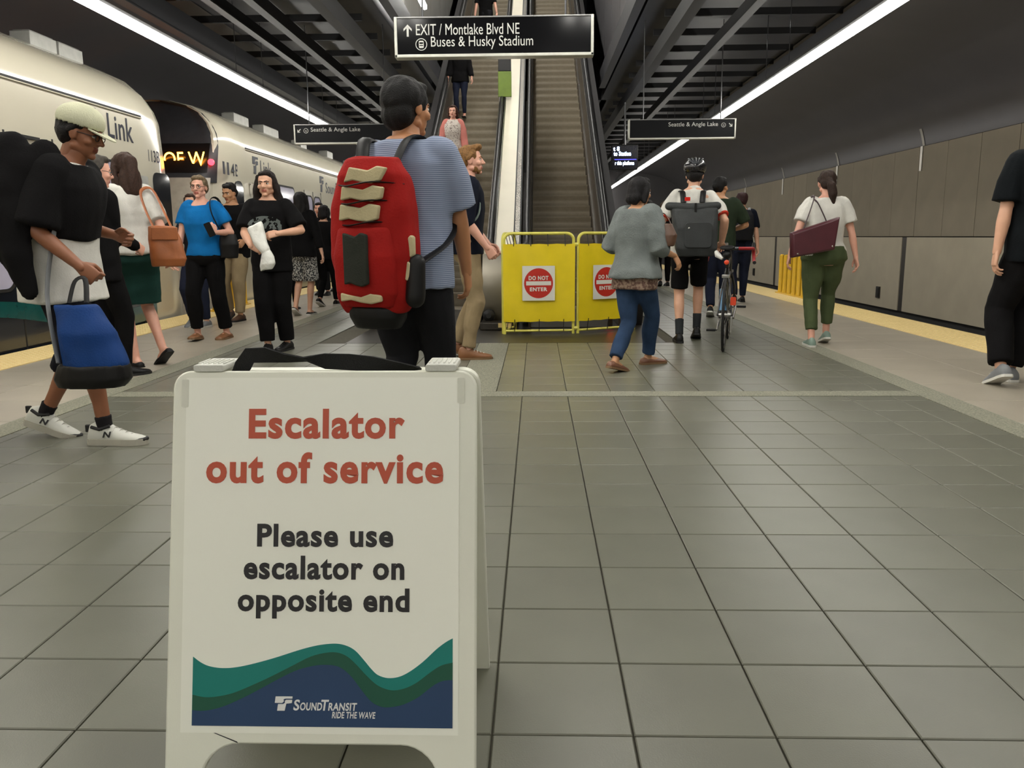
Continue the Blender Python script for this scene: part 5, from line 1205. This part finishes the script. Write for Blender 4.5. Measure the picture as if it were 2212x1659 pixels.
S = Solid(); S.oval([pkr(.76, .12, .05, .06), pkr(.82, .15, .07, .075), pkr(.98, .15, .075, .085), pkr(1.10, .13, .06, .075)], p=2.8); V, F = fuse(S, .010, 5); mesh_obj('front_pocket', V-at, F, c_red, pk)
S = Solid(); S.oval([pkr(1.22, .15, .08, .015), pkr(1.32, .155, .10, .01), pkr(1.395, .12, .075, 0.)], p=2.8); V, F = fuse(S, .010, 5); mesh_obj('top_lid', V-at, F, c_red, pk)
def patch(name, u0, u1, z0, z1, off, m, lean=0.):
    b = MB(); q = []
    for k in range(5): q.append((u0+(u1-u0)*k/4, z0+.008*math.sin(k*1.7)))
    q += [(u1+lean-(u1-u0)*k/4, z1+.010*math.sin(k*2.1)) for k in range(5)]
    Mx = frame(tuple(O+D*off-at), tuple(U), (0, 0, 1)); b.prism(q, -.012, .012, Mx); return b.build(name, m, pk, 40, .006)
patch('tan_panel', -.105, .085, 1.13, 1.19, .215, c_tan, .01); patch('tan_panel', -.095, .105, 1.215, 1.265, .212, c_tan, .01); patch('tan_panel', -.085, .095, 1.29, 1.345, .198, c_tan, .03)
patch('mesh_panel', -.06, .055, .86, 1.07, .262, cloth('mesh_grey', (48, 50, 44))); patch('tan_trim', -.10, .10, .785, .815, .232, c_tan)
patch('tan_side_tab', .15, .215, .98, 1.06, .14, c_tan); patch('tan_side_tab', .15, .20, .88, .95, .15, c_tan)
S = Solid(); S.limb([O+D*.13+U*.205+A(0, 0, .80), O+D*.12+U*.21+A(0, 0, .95)], [.045, .04]); V, F = fuse(S, .010, 3); mesh_obj('side_pocket', V-at, F, l_black, pk)
for z in (1.115, 1.205, 1.28): strap(pk, [tuple(O+D*.13-U*.165+A(0, 0, z+.01)), tuple(O+D*.222-U*.06+A(0, 0, z-.006)), tuple(O+D*.222+U*.06+A(0, 0, z+.008)), tuple(O+D*.13+U*.165+A(0, 0, z))], .010, l_black, 'cinch_strap')
for sg in (-1, 1): strap(pk, [tuple(O+D*.06+U*sg*.08+A(0, 0, 1.36)), tuple(O-D*.02+U*sg*.11+A(0, 0, 1.485)), tuple(O-D*.16+U*sg*.12+A(0, 0, 1.475)), tuple(O-D*.285+U*sg*.125+A(0, 0, 1.36)), tuple(O-D*.24+U*sg*.20+A(0, 0, 1.14)), tuple(O-D*.12+U*sg*.245+A(0, 0, 1.04)), tuple(O+D*.04+U*sg*.19+A(0, 0, .95))], .030, l_black, 'shoulder_strap', .3)
S = Solid(); S.oval([pkr(.66, .11, .06), pkr(.71, .135, .09), pkr(.76, .14, .09)]); V, F = fuse(S, .01, 4); mesh_obj('black_base', V-at, F, l_black, pk)
# --- 13 blond man in khaki trousers
P13 = person('blond bearded man in navy shirt and khaki trousers facing right', (-.60, 7.22), -84, 1.84, feet=[(-.74, 7.34, 12, 0), (-.60, 7.13, 0, 4)], hands=[(-.42, 7.42, .98, 'loose'), (-.42, 7.02, .97, 'loose')], lean=(2, 0), head=(-4, 4), skin='pink', hair='blondtop', hairc=(168, 120, 66), vox=.012, seed=16,
             top=dict(m=c_navy, sleeve=1.15, hem=-.06, o=.020, so=.018, collar=True), bottom=dict(m=c_khaki, w=.012, hemr=.058, amp=.008), shoe=dict(kind='high', m=l_tanshoe, ms=m_gum, lace=m_rubw))
S = Solid(); B6 = lambda c, r: S.ball(P13.hc+P13.HM@(np.asarray(c)*P13.hs), np.asarray(r)*P13.hs, P13.HM, 14, 9)
B6((0, .052, -.086), (.036, .032, .026)); B6((.042, .022, -.068), (.016, .036, .032)); B6((-.042, .022, -.068), (.016, .036, .032)); V, F = fuse(S, .008, 3); mesh_obj('beard', V, F, P13.m_hair, P13.root)
S = Solid(); S.oval([(A(-.88, 7.22, 1.0), A(.07, 0, 0), A(0, .12, 0)), (A(-.89, 7.22, 1.15), A(.10, 0, 0), A(0, .14, 0)), (A(-.86, 7.22, 1.36), A(.09, 0, 0), A(0, .13, 0)), (A(-.82, 7.22, 1.46), A(.06, 0, 0), A(0, .10, 0))])
t = bag_thing('backpack', 'dark backpack with pale grey straps on the blond man', 'backpack', S, c_navy, .012, .004, at=(-.88, 7.22, 1.0)); c_gs = cloth('strap_grey', (132, 146, 140))
for y in (7.09, 7.35): strap(t, [(-.80, y, 1.42), (-.70, y-.005 if y < 7.2 else y, 1.545), (-.58, y, 1.53), (-.485, y, 1.40), (-.50, y+(-.03 if y < 7.2 else .03), 1.22), (-.66, y+(-.06 if y < 7.2 else .06), 1.10), (-.84, y, 1.05)], .030, c_gs, 'shoulder_strap', .3)
# --- 14 woman in grey sweater
P14 = person('dark-haired woman in loose grey sweater and jeans walking right past the barrier', (.78, 6.62), -44, 1.58, True, bulk=1.06, feet=[(.60, 6.40, 14, 0), (.93, 6.84, 0, -20)], hands=[(.70, 6.92, .95, 'loose'), (1.09, 6.62, .90, 'relax', None, (.5, .1, -.8))], lean=(3, 0), head=(-10, -4), skin='olive', hair='bob', hairc=(30, 27, 28), vox=.012, seed=17, elbow=[(-.25, -.3, -1), (.3, -.7, -.8)],
             top=[dict(m=blotch_mat('patterned_blouse', (92, 66, 56), (140, 118, 100), 45, .5, .85, .06), name='blouse', sleeve=0, hem=-.15, o=.026), dict(m=c_sweat, name='sweater', sleeve=1.35, hem=-.05, o=.040, so=.030, flare=.02, amp=.009)],
             bottom=dict(m=c_denim, w=.010, hemr=.056), shoe=dict(kind='heel', m=mat('beige_sandal', (116, 78, 58), .35), ms=m_gum, sole=.016))
S = Solid(); S.oval([(A(.98, 6.50, .98), A(.07, -.05, 0), A(.03, .04, 0)), (A(.99, 6.50, 1.06), A(.085, -.06, 0), A(.035, .045, 0)), (A(.98, 6.51, 1.15), A(.06, -.04, 0), A(.02, .025, 0))])
t = bag_thing('handbag', 'small dark brown handbag on the arm of the woman in grey sweater', 'bag', S, l_dkbr, .009, .004, at=(.98, 6.5, .97)); strap(t, [(.93, 6.53, 1.14), (.95, 6.56, 1.22), (1.00, 6.55, 1.22), (1.04, 6.47, 1.13)], .010, l_dkbr, 'handle')
# --- 15 cyclist
P15 = person('cyclist in black helmet and white jersey walking away beside a road bike', (1.53, 8.36), -8, 1.79, bulk=1.04, feet=[(1.43, 8.26, 0, 4), (1.64, 8.46, 16, 0)], hands=[(1.24, 8.50, .98, 'loose'), (1.835, 8.34, .985, 'loose', (.2, -.2, 1), (.2, .8, -.25))], lean=(4, 2), head=(0, 0), skin='fair', hair='short', hairc=(26, 22, 20), vox=.012, seed=18,
             top=dict(m=c_white, name='jersey', sleeve=.80, hem=-.08, o=.012, so=.012, collar=True), bottom=dict(m=c_blk, len=.88, w=.004, o=.008), shoe=dict(m=l_black, sock=cloth('sock_grey', (48, 50, 52)), sockh=.15))
for i in (0, 1):
    S = Solid(); q0 = P15.sh[i]*.28+P15.elb[i]*.72; q1 = P15.sh[i]*.18+P15.elb[i]*.82; S.limb([q0, q1], [.066, .066], (True, True)); V, F = fuse(S, .01, 2); mesh_obj('red_cuff', V, F, cloth('cuff_red', (190, 60, 44)), P15.root)
X5 = lambda v: P15.hc+P15.HM@(np.asarray(v, float)*P15.hs)
S = Solid(); S.ball(X5((0, -.012, .070)), A(.098, .128, .082)*P15.hs, P15.HM, 20, 12); V, F = fuse(S, .009, 3); keep = [f for f in F if ((V[list(f)].mean(0)-X5((0, 0, .05)))@P15.HM[:, 2]) > -.02]
hel = mesh_obj('helmet', V, keep, mat('helmet_black', (24, 24, 26), .25, coat=.5), P15.root); hel.modifiers.new('t', 'SOLIDIFY').thickness = -.012
for k in range(-2, 3):
    b = MB(); P = [X5((k*.034*math.sin(a)*1.0, -.012-.136*math.cos(a), .070+.092*math.sin(a)*(1-.06*abs(k)))) for a in np.linspace(.25, 2.7, 14)]; b.tube([tuple(p) for p in P], .009, 8); b.build('helmet_rib', mat('helmet_rib', (64, 66, 70), .3, .3), hel, 60)
m_gpk = cloth('grey_coated', (58, 60, 60), .5)
at5 = A(1.52, 8.18, .85)
S = Solid(); S.oval([(A(1.53, 8.08, .86), A(.17, 0, 0), A(0, .08, 0)), (A(1.53, 8.07, .93), A(.20, 0, 0), A(0, .105, 0)), (A(1.52, 8.08, 1.12), A(.21, 0, 0), A(0, .11, 0)), (A(1.51, 8.12, 1.30), A(.225, 0, 0), A(0, .085, 0)), (A(1.50, 8.15, 1.36), A(.235, 0, 0), A(0, .045, 0))], p=3.4)
t = bag_thing('backpack', 'dark grey roll-top backpack on the cyclist', 'backpack', S, m_gpk, .010, .004, at=tuple(at5))
S = Solid(); S.limb([A(1.27, 8.11, 1.335), A(1.50, 8.075, 1.315), A(1.73, 8.11, 1.335)], [.04, .045, .04]); V, F = fuse(S, .01, 3); mesh_obj('roll_top', V-at5, F, m_gpk, t)
b = MB(); b.prism(rrect(.26, .24, .04), 0, .02, FACE_CAM(1.53-at5[0], 7.975-at5[1], 1.06-at5[2])); b.build('front_pocket', m_gpk, t, 40, .006)
b = MB(); b.box((1.51-at5[0], 8.03-at5[1], 1.30-at5[2]), (.022, .012, .12)); b.build('closure_strap', l_black, t)
b = MB(); b.prism(rrect(.05, .035, .005), 0, .012, FACE_CAM(1.44-at5[0], 8.085-at5[1], 1.40-at5[2])); b.build('red_tag', cloth('tag_red', (200, 40, 30)), t)
b = MB(); b.prism([(0, 0), (.018, .006), (.012, .016), (.002, .012)], 0, .003, FACE_CAM(1.43-at5[0], 7.952-at5[1], 1.12-at5[2])); b.build('maker_mark', m_rubw, t)
for sg in (-1, 1): strap(t, [(1.51+sg*.09, 8.18, 1.37), (1.52+sg*.10, 8.25, 1.47), (1.535+sg*.115, 8.38, 1.475), (1.55+sg*.12, 8.50, 1.36), (1.55+sg*.17, 8.47, 1.15), (1.54+sg*.19, 8.25, .98)], .028, l_black, 'shoulder_strap', .3)
# --- 17..21 people further right
P17 = person('dark-haired man in moss green T-shirt walking ahead of the bicycle', (2.36, 10.9), -14, 1.83, bulk=1.12, feet=[(2.26, 10.8, 20, 0), (2.48, 11.05, 0, 0)], hands=[(2.06, 11.0, .95), (2.56, 11.10, 1.12, 'loose')], head=(-28, 0), skin='olive', hair='bun', hairc=(24, 22, 22), vox=.014, seed=19, elbow=[None, (1, -.6, -.3)], top=dict(m=c_dkgrn, sleeve=.85, o=.022, so=.022), bottom=dict(m=c_dkjean), shoe=dict(m=l_black, ms=m_rubw))
P18 = person('red-haired person in navy T-shirt walking away near the right edge', (3.20, 13.2), -4, 1.74, feet=[(3.10, 13.05, 18, 0), (3.30, 13.35, 0, 0)], hands=[(2.92, 13.2, .84), (3.44, 13.1, .86)], skin='fair', hair='short', hairc=(66, 34, 34), vox=.015, seed=20, top=dict(m=c_navy, sleeve=.8, o=.02), bottom=dict(m=c_dkjean), shoe=dict(m=l_black))
S = Solid(); S.oval([(A(3.18, 12.98, .98), A(.14, 0, 0), A(0, .07, 0)), (A(3.18, 12.96, 1.15), A(.16, 0, 0), A(0, .10, 0)), (A(3.19, 13.0, 1.36), A(.14, 0, 0), A(0, .08, 0)), (A(3.19, 13.03, 1.44), A(.10, 0, 0), A(0, .05, 0))])
t = bag_thing('backpack', 'dark grey backpack on the red-haired person', 'backpack', S, c_grey, .014, .004, at=(3.18, 12.98, .98))
for sg in (-1, 1): strap(t, [(3.19+sg*.08, 13.03, 1.42), (3.2+sg*.11, 13.2, 1.47), (3.2+sg*.12, 13.33, 1.36), (3.2+sg*.17, 13.2, 1.1), (3.18+sg*.13, 13.0, 1.02)], .022, m_gry, 'shoulder_strap')
person('light-brown-haired woman in black far down the right platform', (2.68, 17.6), 4, 1.78, True, feet=[(2.60, 17.5, 14, 0), (2.78, 17.7, 0, 0)], hands=[(2.40, 17.6, .84), (2.96, 17.6, .84)], skin='fair', hair='long', hairc=(110, 84, 58), vox=.018, seed=21, top=dict(m=c_blk, sleeve=1.8), bottom=dict(m=c_blk, w=.006), shoe=dict(m=l_black))
person('person in blue jeans far ahead of the cyclist', (2.05, 15.5), -4, 1.72, feet=[(1.96, 15.4, 14, 0), (2.14, 15.6, 0, 0)], hands=[(1.78, 15.5, .84), (2.32, 15.5, .84)], skin='fair', hair='short', hairc=(40, 32, 28), vox=.018, seed=22, top=dict(m=c_grey, sleeve=.8), bottom=dict(m=c_denim), shoe=dict(m=l_black))
# --- 19 woman in white T-shirt with maroon tote
P19 = person('woman with brown ponytail in white T-shirt and olive trousers walking away', (2.72, 7.98), -6, 1.66, True, bulk=1.12, feet=[(2.63, 7.92, 0, 2), (2.84, 8.12, 16, 0)], hands=[(2.41, 8.0, .86, 'relax'), (3.03, 7.95, .78, 'relax')], lean=(2, 0), head=(0, -2), skin='pink', hair='pony', hairc=(62, 42, 32), vox=.012, seed=23, elbow=[None, (1, -.6, -.2)],
             top=dict(m=c_white, sleeve=.66, hem=-.02, o=.024, so=.024, cuff=.008), bottom=dict(m=c_olive, len=1.78, w=.008, hemr=.056, o=.026), shoe=dict(m=mat('grey_green_trainer', (120, 140, 128), .6), ms=m_rubw))
at9 = A(2.56, 7.72, .85)
b = MB(); y0 = 7.76; dz = .055
outl = [(2.335, 1.075), (2.755, 1.215), (2.725, .925), (2.35, .855)]
b.loft([[(x, 7.70, z) for x, z in [(2.36, .862), (2.718, .932), (2.745, 1.195), (2.345, 1.060)]], [(x, 7.72, z) for x, z in [(2.345, .848), (2.728, .918), (2.76, 1.215), (2.332, 1.075)]], [(x, 7.79, z) for x, z in [(2.345, .848), (2.728, .918), (2.76, 1.215), (2.332, 1.075)]], [(x, 7.81, z) for x, z in [(2.36, .862), (2.718, .932), (2.745, 1.195), (2.345, 1.060)]]])
t = thing('tote_bag', 'maroon leather tote bag slung behind the woman in the white T-shirt', 'bag', tuple(at9)); o = b.build('body', l_maroon, t, 40, .006); o.location = -Vector(at9)
strap(t, [(2.44, 7.75, 1.09), (2.52, 7.80, 1.30), (2.575, 7.90, 1.405), (2.57, 8.02, 1.39), (2.60, 7.90, 1.36), (2.63, 7.80, 1.25), (2.66, 7.76, 1.16)], .013, mat('dark_maroon_strap', (48, 24, 30), .45))
b = MB(); b.lathe([(.008, 0), (.008, .004), (.004, .006)], 8, Matrix.Translation(Vector((2.70, 7.70, .95))-Vector(at9)) @ Matrix.Rotation(R(90), 4, 'X')); b.lathe([(.008, 0), (.008, .004), (.004, .006)], 8, Matrix.Translation(Vector((2.39, 7.70, .885))-Vector(at9)) @ Matrix.Rotation(R(90), 4, 'X')); b.build('studs', m_steel, t)
# --- 20 man in black at the right edge
P20 = person('man all in black cut off by the right picture edge', (3.49, 5.88), -4, 1.93, bulk=1.08, feet=[(3.24, 5.74, 22, 0), (3.44, 6.02, 0, 0)], hands=[(3.20, 5.90, .90, 'relax'), (3.80, 5.95, .9, 'relax')], skin='fair', hair='short', hairc=(34, 28, 26), vox=.012, seed=24, top=dict(m=cloth('blue_black', (10, 14, 17)), sleeve=.82, hem=-.12, o=.030, so=.032, cuff=.012), bottom=dict(m=c_blk, w=.03, hemr=.080), shoe=dict(m=m_gry, ms=m_rubw))
# --- 22 riders on the left escalator
def ztread(y): return .2*(math.floor((y-EY-.2)/.3464)+1)
zt = ztread(15.6)
P22 = person('woman in dusty pink jacket riding down the escalator', (-1.52, 15.62), 178, 1.63, True, feet=[(-1.42, 15.60, 0, 0), (-1.62, 15.62, 0, 0)], hands=[(-1.28, 15.50, zt+.80, 'relax'), (-1.76, 15.50, zt+.82, 'relax')], skin='pink', hair='bob', hairc=(78, 46, 32), vox=.014, seed=25, z0=zt,
             top=[dict(m=blotch_mat('floral_blouse', (196, 186, 176), (120, 106, 100), 50, .58, .85, .03), name='blouse', sleeve=0, hem=-.06, o=.030), dict(m=c_pink, name='jacket', sleeve=1.85, hem=-.02, o=.022, so=.024)], bottom=dict(m=c_dkjean, w=.004), shoe=dict(kind='flat', m=l_black), group='riders on the escalator')
zt = ztread(18.6)
P23 = person('dark-haired woman in black V-neck top higher up the escalator', (-1.64, 18.6), 178, 1.60, True, feet=[(-1.56, 18.58, 0, 0), (-1.72, 18.6, 0, 0)], hands=[(-1.38, 18.5, zt+.80), (-1.90, 18.5, zt+.8)], skin='pink', hair='long', hairc=(58, 32, 26), vox=.015, seed=26, z0=zt, top=dict(m=c_black2, sleeve=1.8, hem=-.12, o=.03, so=.026, neck=.49), bottom=dict(m=c_dkjean, w=.002), shoe=dict(kind='flat', m=l_black), group='riders on the escalator')
zt = ztread(22.6)
P24 = person('rider in black T-shirt at the top edge of the picture', (-1.30, 22.6), 178, 1.75, feet=[(-1.2, 22.6, 0, 0), (-1.4, 22.6, 0, 0)], hands=[(-1.0, 22.45, zt+.85), (-1.58, 22.5, zt+.85)], skin='pink', hair='short', hairc=(40, 32, 28), vox=.016, seed=27, z0=zt, top=dict(m=c_blk, sleeve=.8, o=.02), bottom=dict(m=c_grey), shoe=dict(m=l_black), group='riders on the escalator')

# ================================================================== BICYCLE
m_frm = mat('bike_frame_dark', (34, 34, 36), .25, .4, coat=.6); m_tyre = mat('tyre_rubber', (24, 23, 23), .75); m_alu = mat('alloy', (170, 168, 164), .28, .9); m_tapeR = mat('red_bar_tape', (160, 28, 30), .55, bump=.2, bscale=80); m_orange = mat('orange_reflector', (220, 70, 34), .35)
hd_ = R(-15); bk = thing('bicycle', 'dark road bike with red handlebar tape beside the cyclist', 'bicycle', (1.72, 7.59, 0), hd_)
# local frame: y forward, rear contact at the origin
WR = .338; WB = .99
def wheel(y, nm):
    M0 = Matrix.Translation((0, y, WR)) @ Matrix.Rotation(R(90), 4, 'Y')
    b = MB(); b.tube([M0 @ Vector(((WR-.013)*math.cos(a), (WR-.013)*math.sin(a), 0)) for a in np.linspace(0, 2*math.pi, 49)[:-1]], .0135, 10, True); ty = b.build('tyre' if False else nm, m_tyre, bk, 60)
    b = MB(); b.tube([M0 @ Vector(((WR-.034)*math.cos(a), (WR-.034)*math.sin(a), 0)) for a in np.linspace(0, 2*math.pi, 49)[:-1]], .0105, 8, True); b.build('rim', m_frm, ty, 60)
    b = MB(); b.cyl(M0 @ Vector((0, 0, -.05)), M0 @ Vector((0, 0, .05)), .018); b.cyl(M0 @ Vector((0, 0, -.03)), M0 @ Vector((0, 0, -.026)), .028); b.cyl(M0 @ Vector((0, 0, .026)), M0 @ Vector((0, 0, .03)), .028); b.build('hub', m_alu, ty)
    for k in range(24):
        a = 2*math.pi*k/24; sd = .028 if k % 2 else -.028; a2 = a+(.5 if k % 4 < 2 else -.5)
        b = MB(); b.cyl(M0 @ Vector((.026*math.cos(a2), .026*math.sin(a2), sd)), M0 @ Vector(((WR-.04)*math.cos(a), (WR-.04)*math.sin(a), 0)), .0012, n=4); b.build('spoke', m_alu, ty, None)
wheel(0, 'rear_wheel'); wheel(WB, 'front_wheel')
BBp = Vector((0, .41, .27)); ST = Vector((0, .24, .80)); HT = Vector((0, .80, .84)); HB = Vector((0, .845, .70)); RA = Vector((0, 0, WR)); FA = Vector((0, WB, WR))
b = MB(); b.tube([BBp, ST], .016, 10); b.tube([ST+Vector((0, .02, -.04)), HT], .016, 10); b.tube([BBp, HB], .019, 10); b.tube([HT+Vector((0, -.01, .03)), HB+Vector((0, .01, -.03))], .021, 10)
for x in (-1, 1):
    b.tube([ST+Vector((x*.012, -.01, -.05)), Vector((x*.045, .06, .50)), RA+Vector((x*.062, 0, 0))], .009, 8); b.tube([BBp+Vector((x*.02, 0, 0)), Vector((x*.05, .12, .30)), RA+Vector((x*.062, 0, 0))], .010, 8)
b.build('frame', m_frm, bk, 60)
b = MB()
for x in (-1, 1): b.tube([HB+Vector((x*.02, .015, -.02)), Vector((x*.05, .90, .55)), FA+Vector((x*.055, 0, 0))], [.014, .013, .009], 8)
b.build('fork', m_frm, bk, 60)
b = MB(); b.tube([ST, ST+Vector((0, -.035, .115))], .0136, 10); b.build('seat_post', m_frm, bk, 60)
SP = ST+Vector((0, -.04, .135)); S = Solid(); S.oval([(np.array(SP+Vector((0, -.135, .0))), A(.045, 0, 0), A(0, 0, .012)), (np.array(SP+Vector((0, -.11, .01))), A(.070, 0, 0), A(0, 0, .022)), (np.array(SP+Vector((0, -.05, .008))), A(.060, 0, 0), A(0, 0, .022)), (np.array(SP+Vector((0, .03, .0))), A(.028, 0, 0), A(0, 0, .016)), (np.array(SP+Vector((0, .125, .0))), A(.018, 0, 0), A(0, 0, .012))]); V, F = fuse(S, .006, 3); sad = mesh_obj('saddle', V, F, l_black, bk)
S = Solid(); S.ball(np.array(SP+Vector((0, -.10, -.055))), (.042, .06, .040)); V, F = fuse(S, .006, 2); mesh_obj('saddle_pouch', V, F, l_black, bk)
b = MB(); b.lathe([(.022, 0), (.022, .02), (.012, .026)], 12, Matrix.Translation(SP+Vector((0, -.155, -.12))) @ Matrix.Rotation(R(90), 4, 'X')); b.build('tail_light', m_orange, bk)
b = MB(); b.prism(rrect(.05, .075, .012), 0, .012, Matrix.Translation(Vector((.075, -.06, .47))) @ Matrix.Rotation(R(90), 4, 'X')); b.build('side_reflector', m_orange, bk)
b = MB(); b.tube([SP+Vector((-.04, -.12, -.09)), SP+Vector((-.085, -.10, -.055)), SP+Vector((-.10, -.05, -.03))], [.014, .028, .018], 10); b.build('pale_bottle', m_rubw, bk, 60)
b = MB(); b.tube([HT+Vector((0, -.015, .03)), HT+Vector((0, -.02, .07)), HT+Vector((0, .08, .085))], .016, 10); b.build('stem', m_frm, bk, 60)
HBc = HT+Vector((0, .085, .085))
b = MB(); b.tube([HBc+Vector((-.10, 0, 0)), HBc+Vector((.10, 0, 0))], .014, 10); b.build('handlebar', m_frm, bk, 60)
for x in (-1, 1):
    b = MB(); P = [(x*.08, 0, 0), (x*.16, .0, .0), (x*.205, .015, 0), (x*.22, .06, -.003), (x*.222, .105, -.02), (x*.225, .115, -.065), (x*.23, .085, -.115), (x*.235, .03, -.135), (x*.237, -.02, -.138)]
    b.tube([HBc+Vector(p) for p in P], .0165, 10); tp = b.build('bar_tape', m_tapeR, bk, 60)
    b = MB(); b.tube([HBc+Vector((x*.222, .10, -.01)), HBc+Vector((x*.222, .145, .03)), HBc+Vector((x*.222, .155, .055))], [.018, .02, .014], 8); b.tube([HBc+Vector((x*.222, .15, .02)), HBc+Vector((x*.222, .155, -.04)), HBc+Vector((x*.225, .13, -.10))], .007, 6); b.build('brake_hood', l_black, bk, 60)
    b = MB(); b.cyl(HBc+Vector((x*.237, -.02, -.138)), HBc+Vector((x*.237, -.026, -.139)), .0175); b.build('bar_plug', m_seal, bk)
b = MB(); b.box(tuple(HBc+Vector((-.05, .03, .04))), (.05, .06, .035)); b.build('front_lamp', m_alu, bk, 35, .008)
Mx = Matrix.Translation(BBp) @ Matrix.Rotation(R(90), 4, 'Y')
b = MB(); b.cyl(BBp+Vector((-.06, 0, 0)), BBp+Vector((.06, 0, 0)), .02)
b.build('bottom_bracket', m_alu, bk)
b = MB(); b.lathe([(.095, .045), (.1, .047), (.1, .051), (.095, .053)], 32, Mx); b.lathe([(.07, .040), (.07, .044)], 28, Mx); b.build('chainring', m_frm, bk)
ca = R(38)
for x, sg in ((.075, 1), (-.07, -1)):
    e = BBp+Vector((x*1.08, sg*.168*math.cos(ca), sg*.168*math.sin(ca))); b = MB(); b.tube([BBp+Vector((x*.85, 0, 0)), e], [.013, .010], 8); cr = b.build('crank_arm', m_alu, bk, 60)
    b = MB(); b.box(tuple(e+Vector((math.copysign(.055, x), 0, 0))), (.085, .06, .02)); b.cyl(e, e+Vector((math.copysign(.03, x), 0, 0)), .007); b.build('pedal', l_black, cr, 35, .005)
b = MB(); Mc = Matrix.Translation(RA) @ Matrix.Rotation(R(90), 4, 'Y')
for k in range(6): b.lathe([(.048-.005*k, .030+.005*k), (.048-.005*k, .0325+.005*k)], 20, Mc)
b.build('cassette', m_alu, bk)
b = MB(); b.box((.062, -.005, .245), (.02, .03, .16)); b.lathe([(.02, .055), (.02, .065)], 14, Matrix.Translation((0, -.01, .18)) @ Matrix.Rotation(R(90), 4, 'Y')); b.lathe([(.02, .055), (.02, .065)], 14, Matrix.Translation((0, .0, .27)) @ Matrix.Rotation(R(90), 4, 'Y')); b.build('derailleur', m_alu, bk, 35, .004)
b = MB(); b.tube([(.05, 0, WR+.04), (.05, .41, .37)], .004, 6); b.tube([(.05, -.01, .165), (.05, .41, .17)], .004, 6); b.build('chain', m_frm, bk)
b = MB(); b.box((0, -.01, .69), (.07, .03, .03)); b.box((0, .93, .70), (.07, .03, .03)); b.build('brake_calipers', m_alu, bk, 35, .005)
b = MB(); b.tube([(-.03, .30, .35), (-.03, .36, .55)], .037, 12); b.build('bottle', mat('blue_bottle', (96, 140, 176), .4), bk, 60)
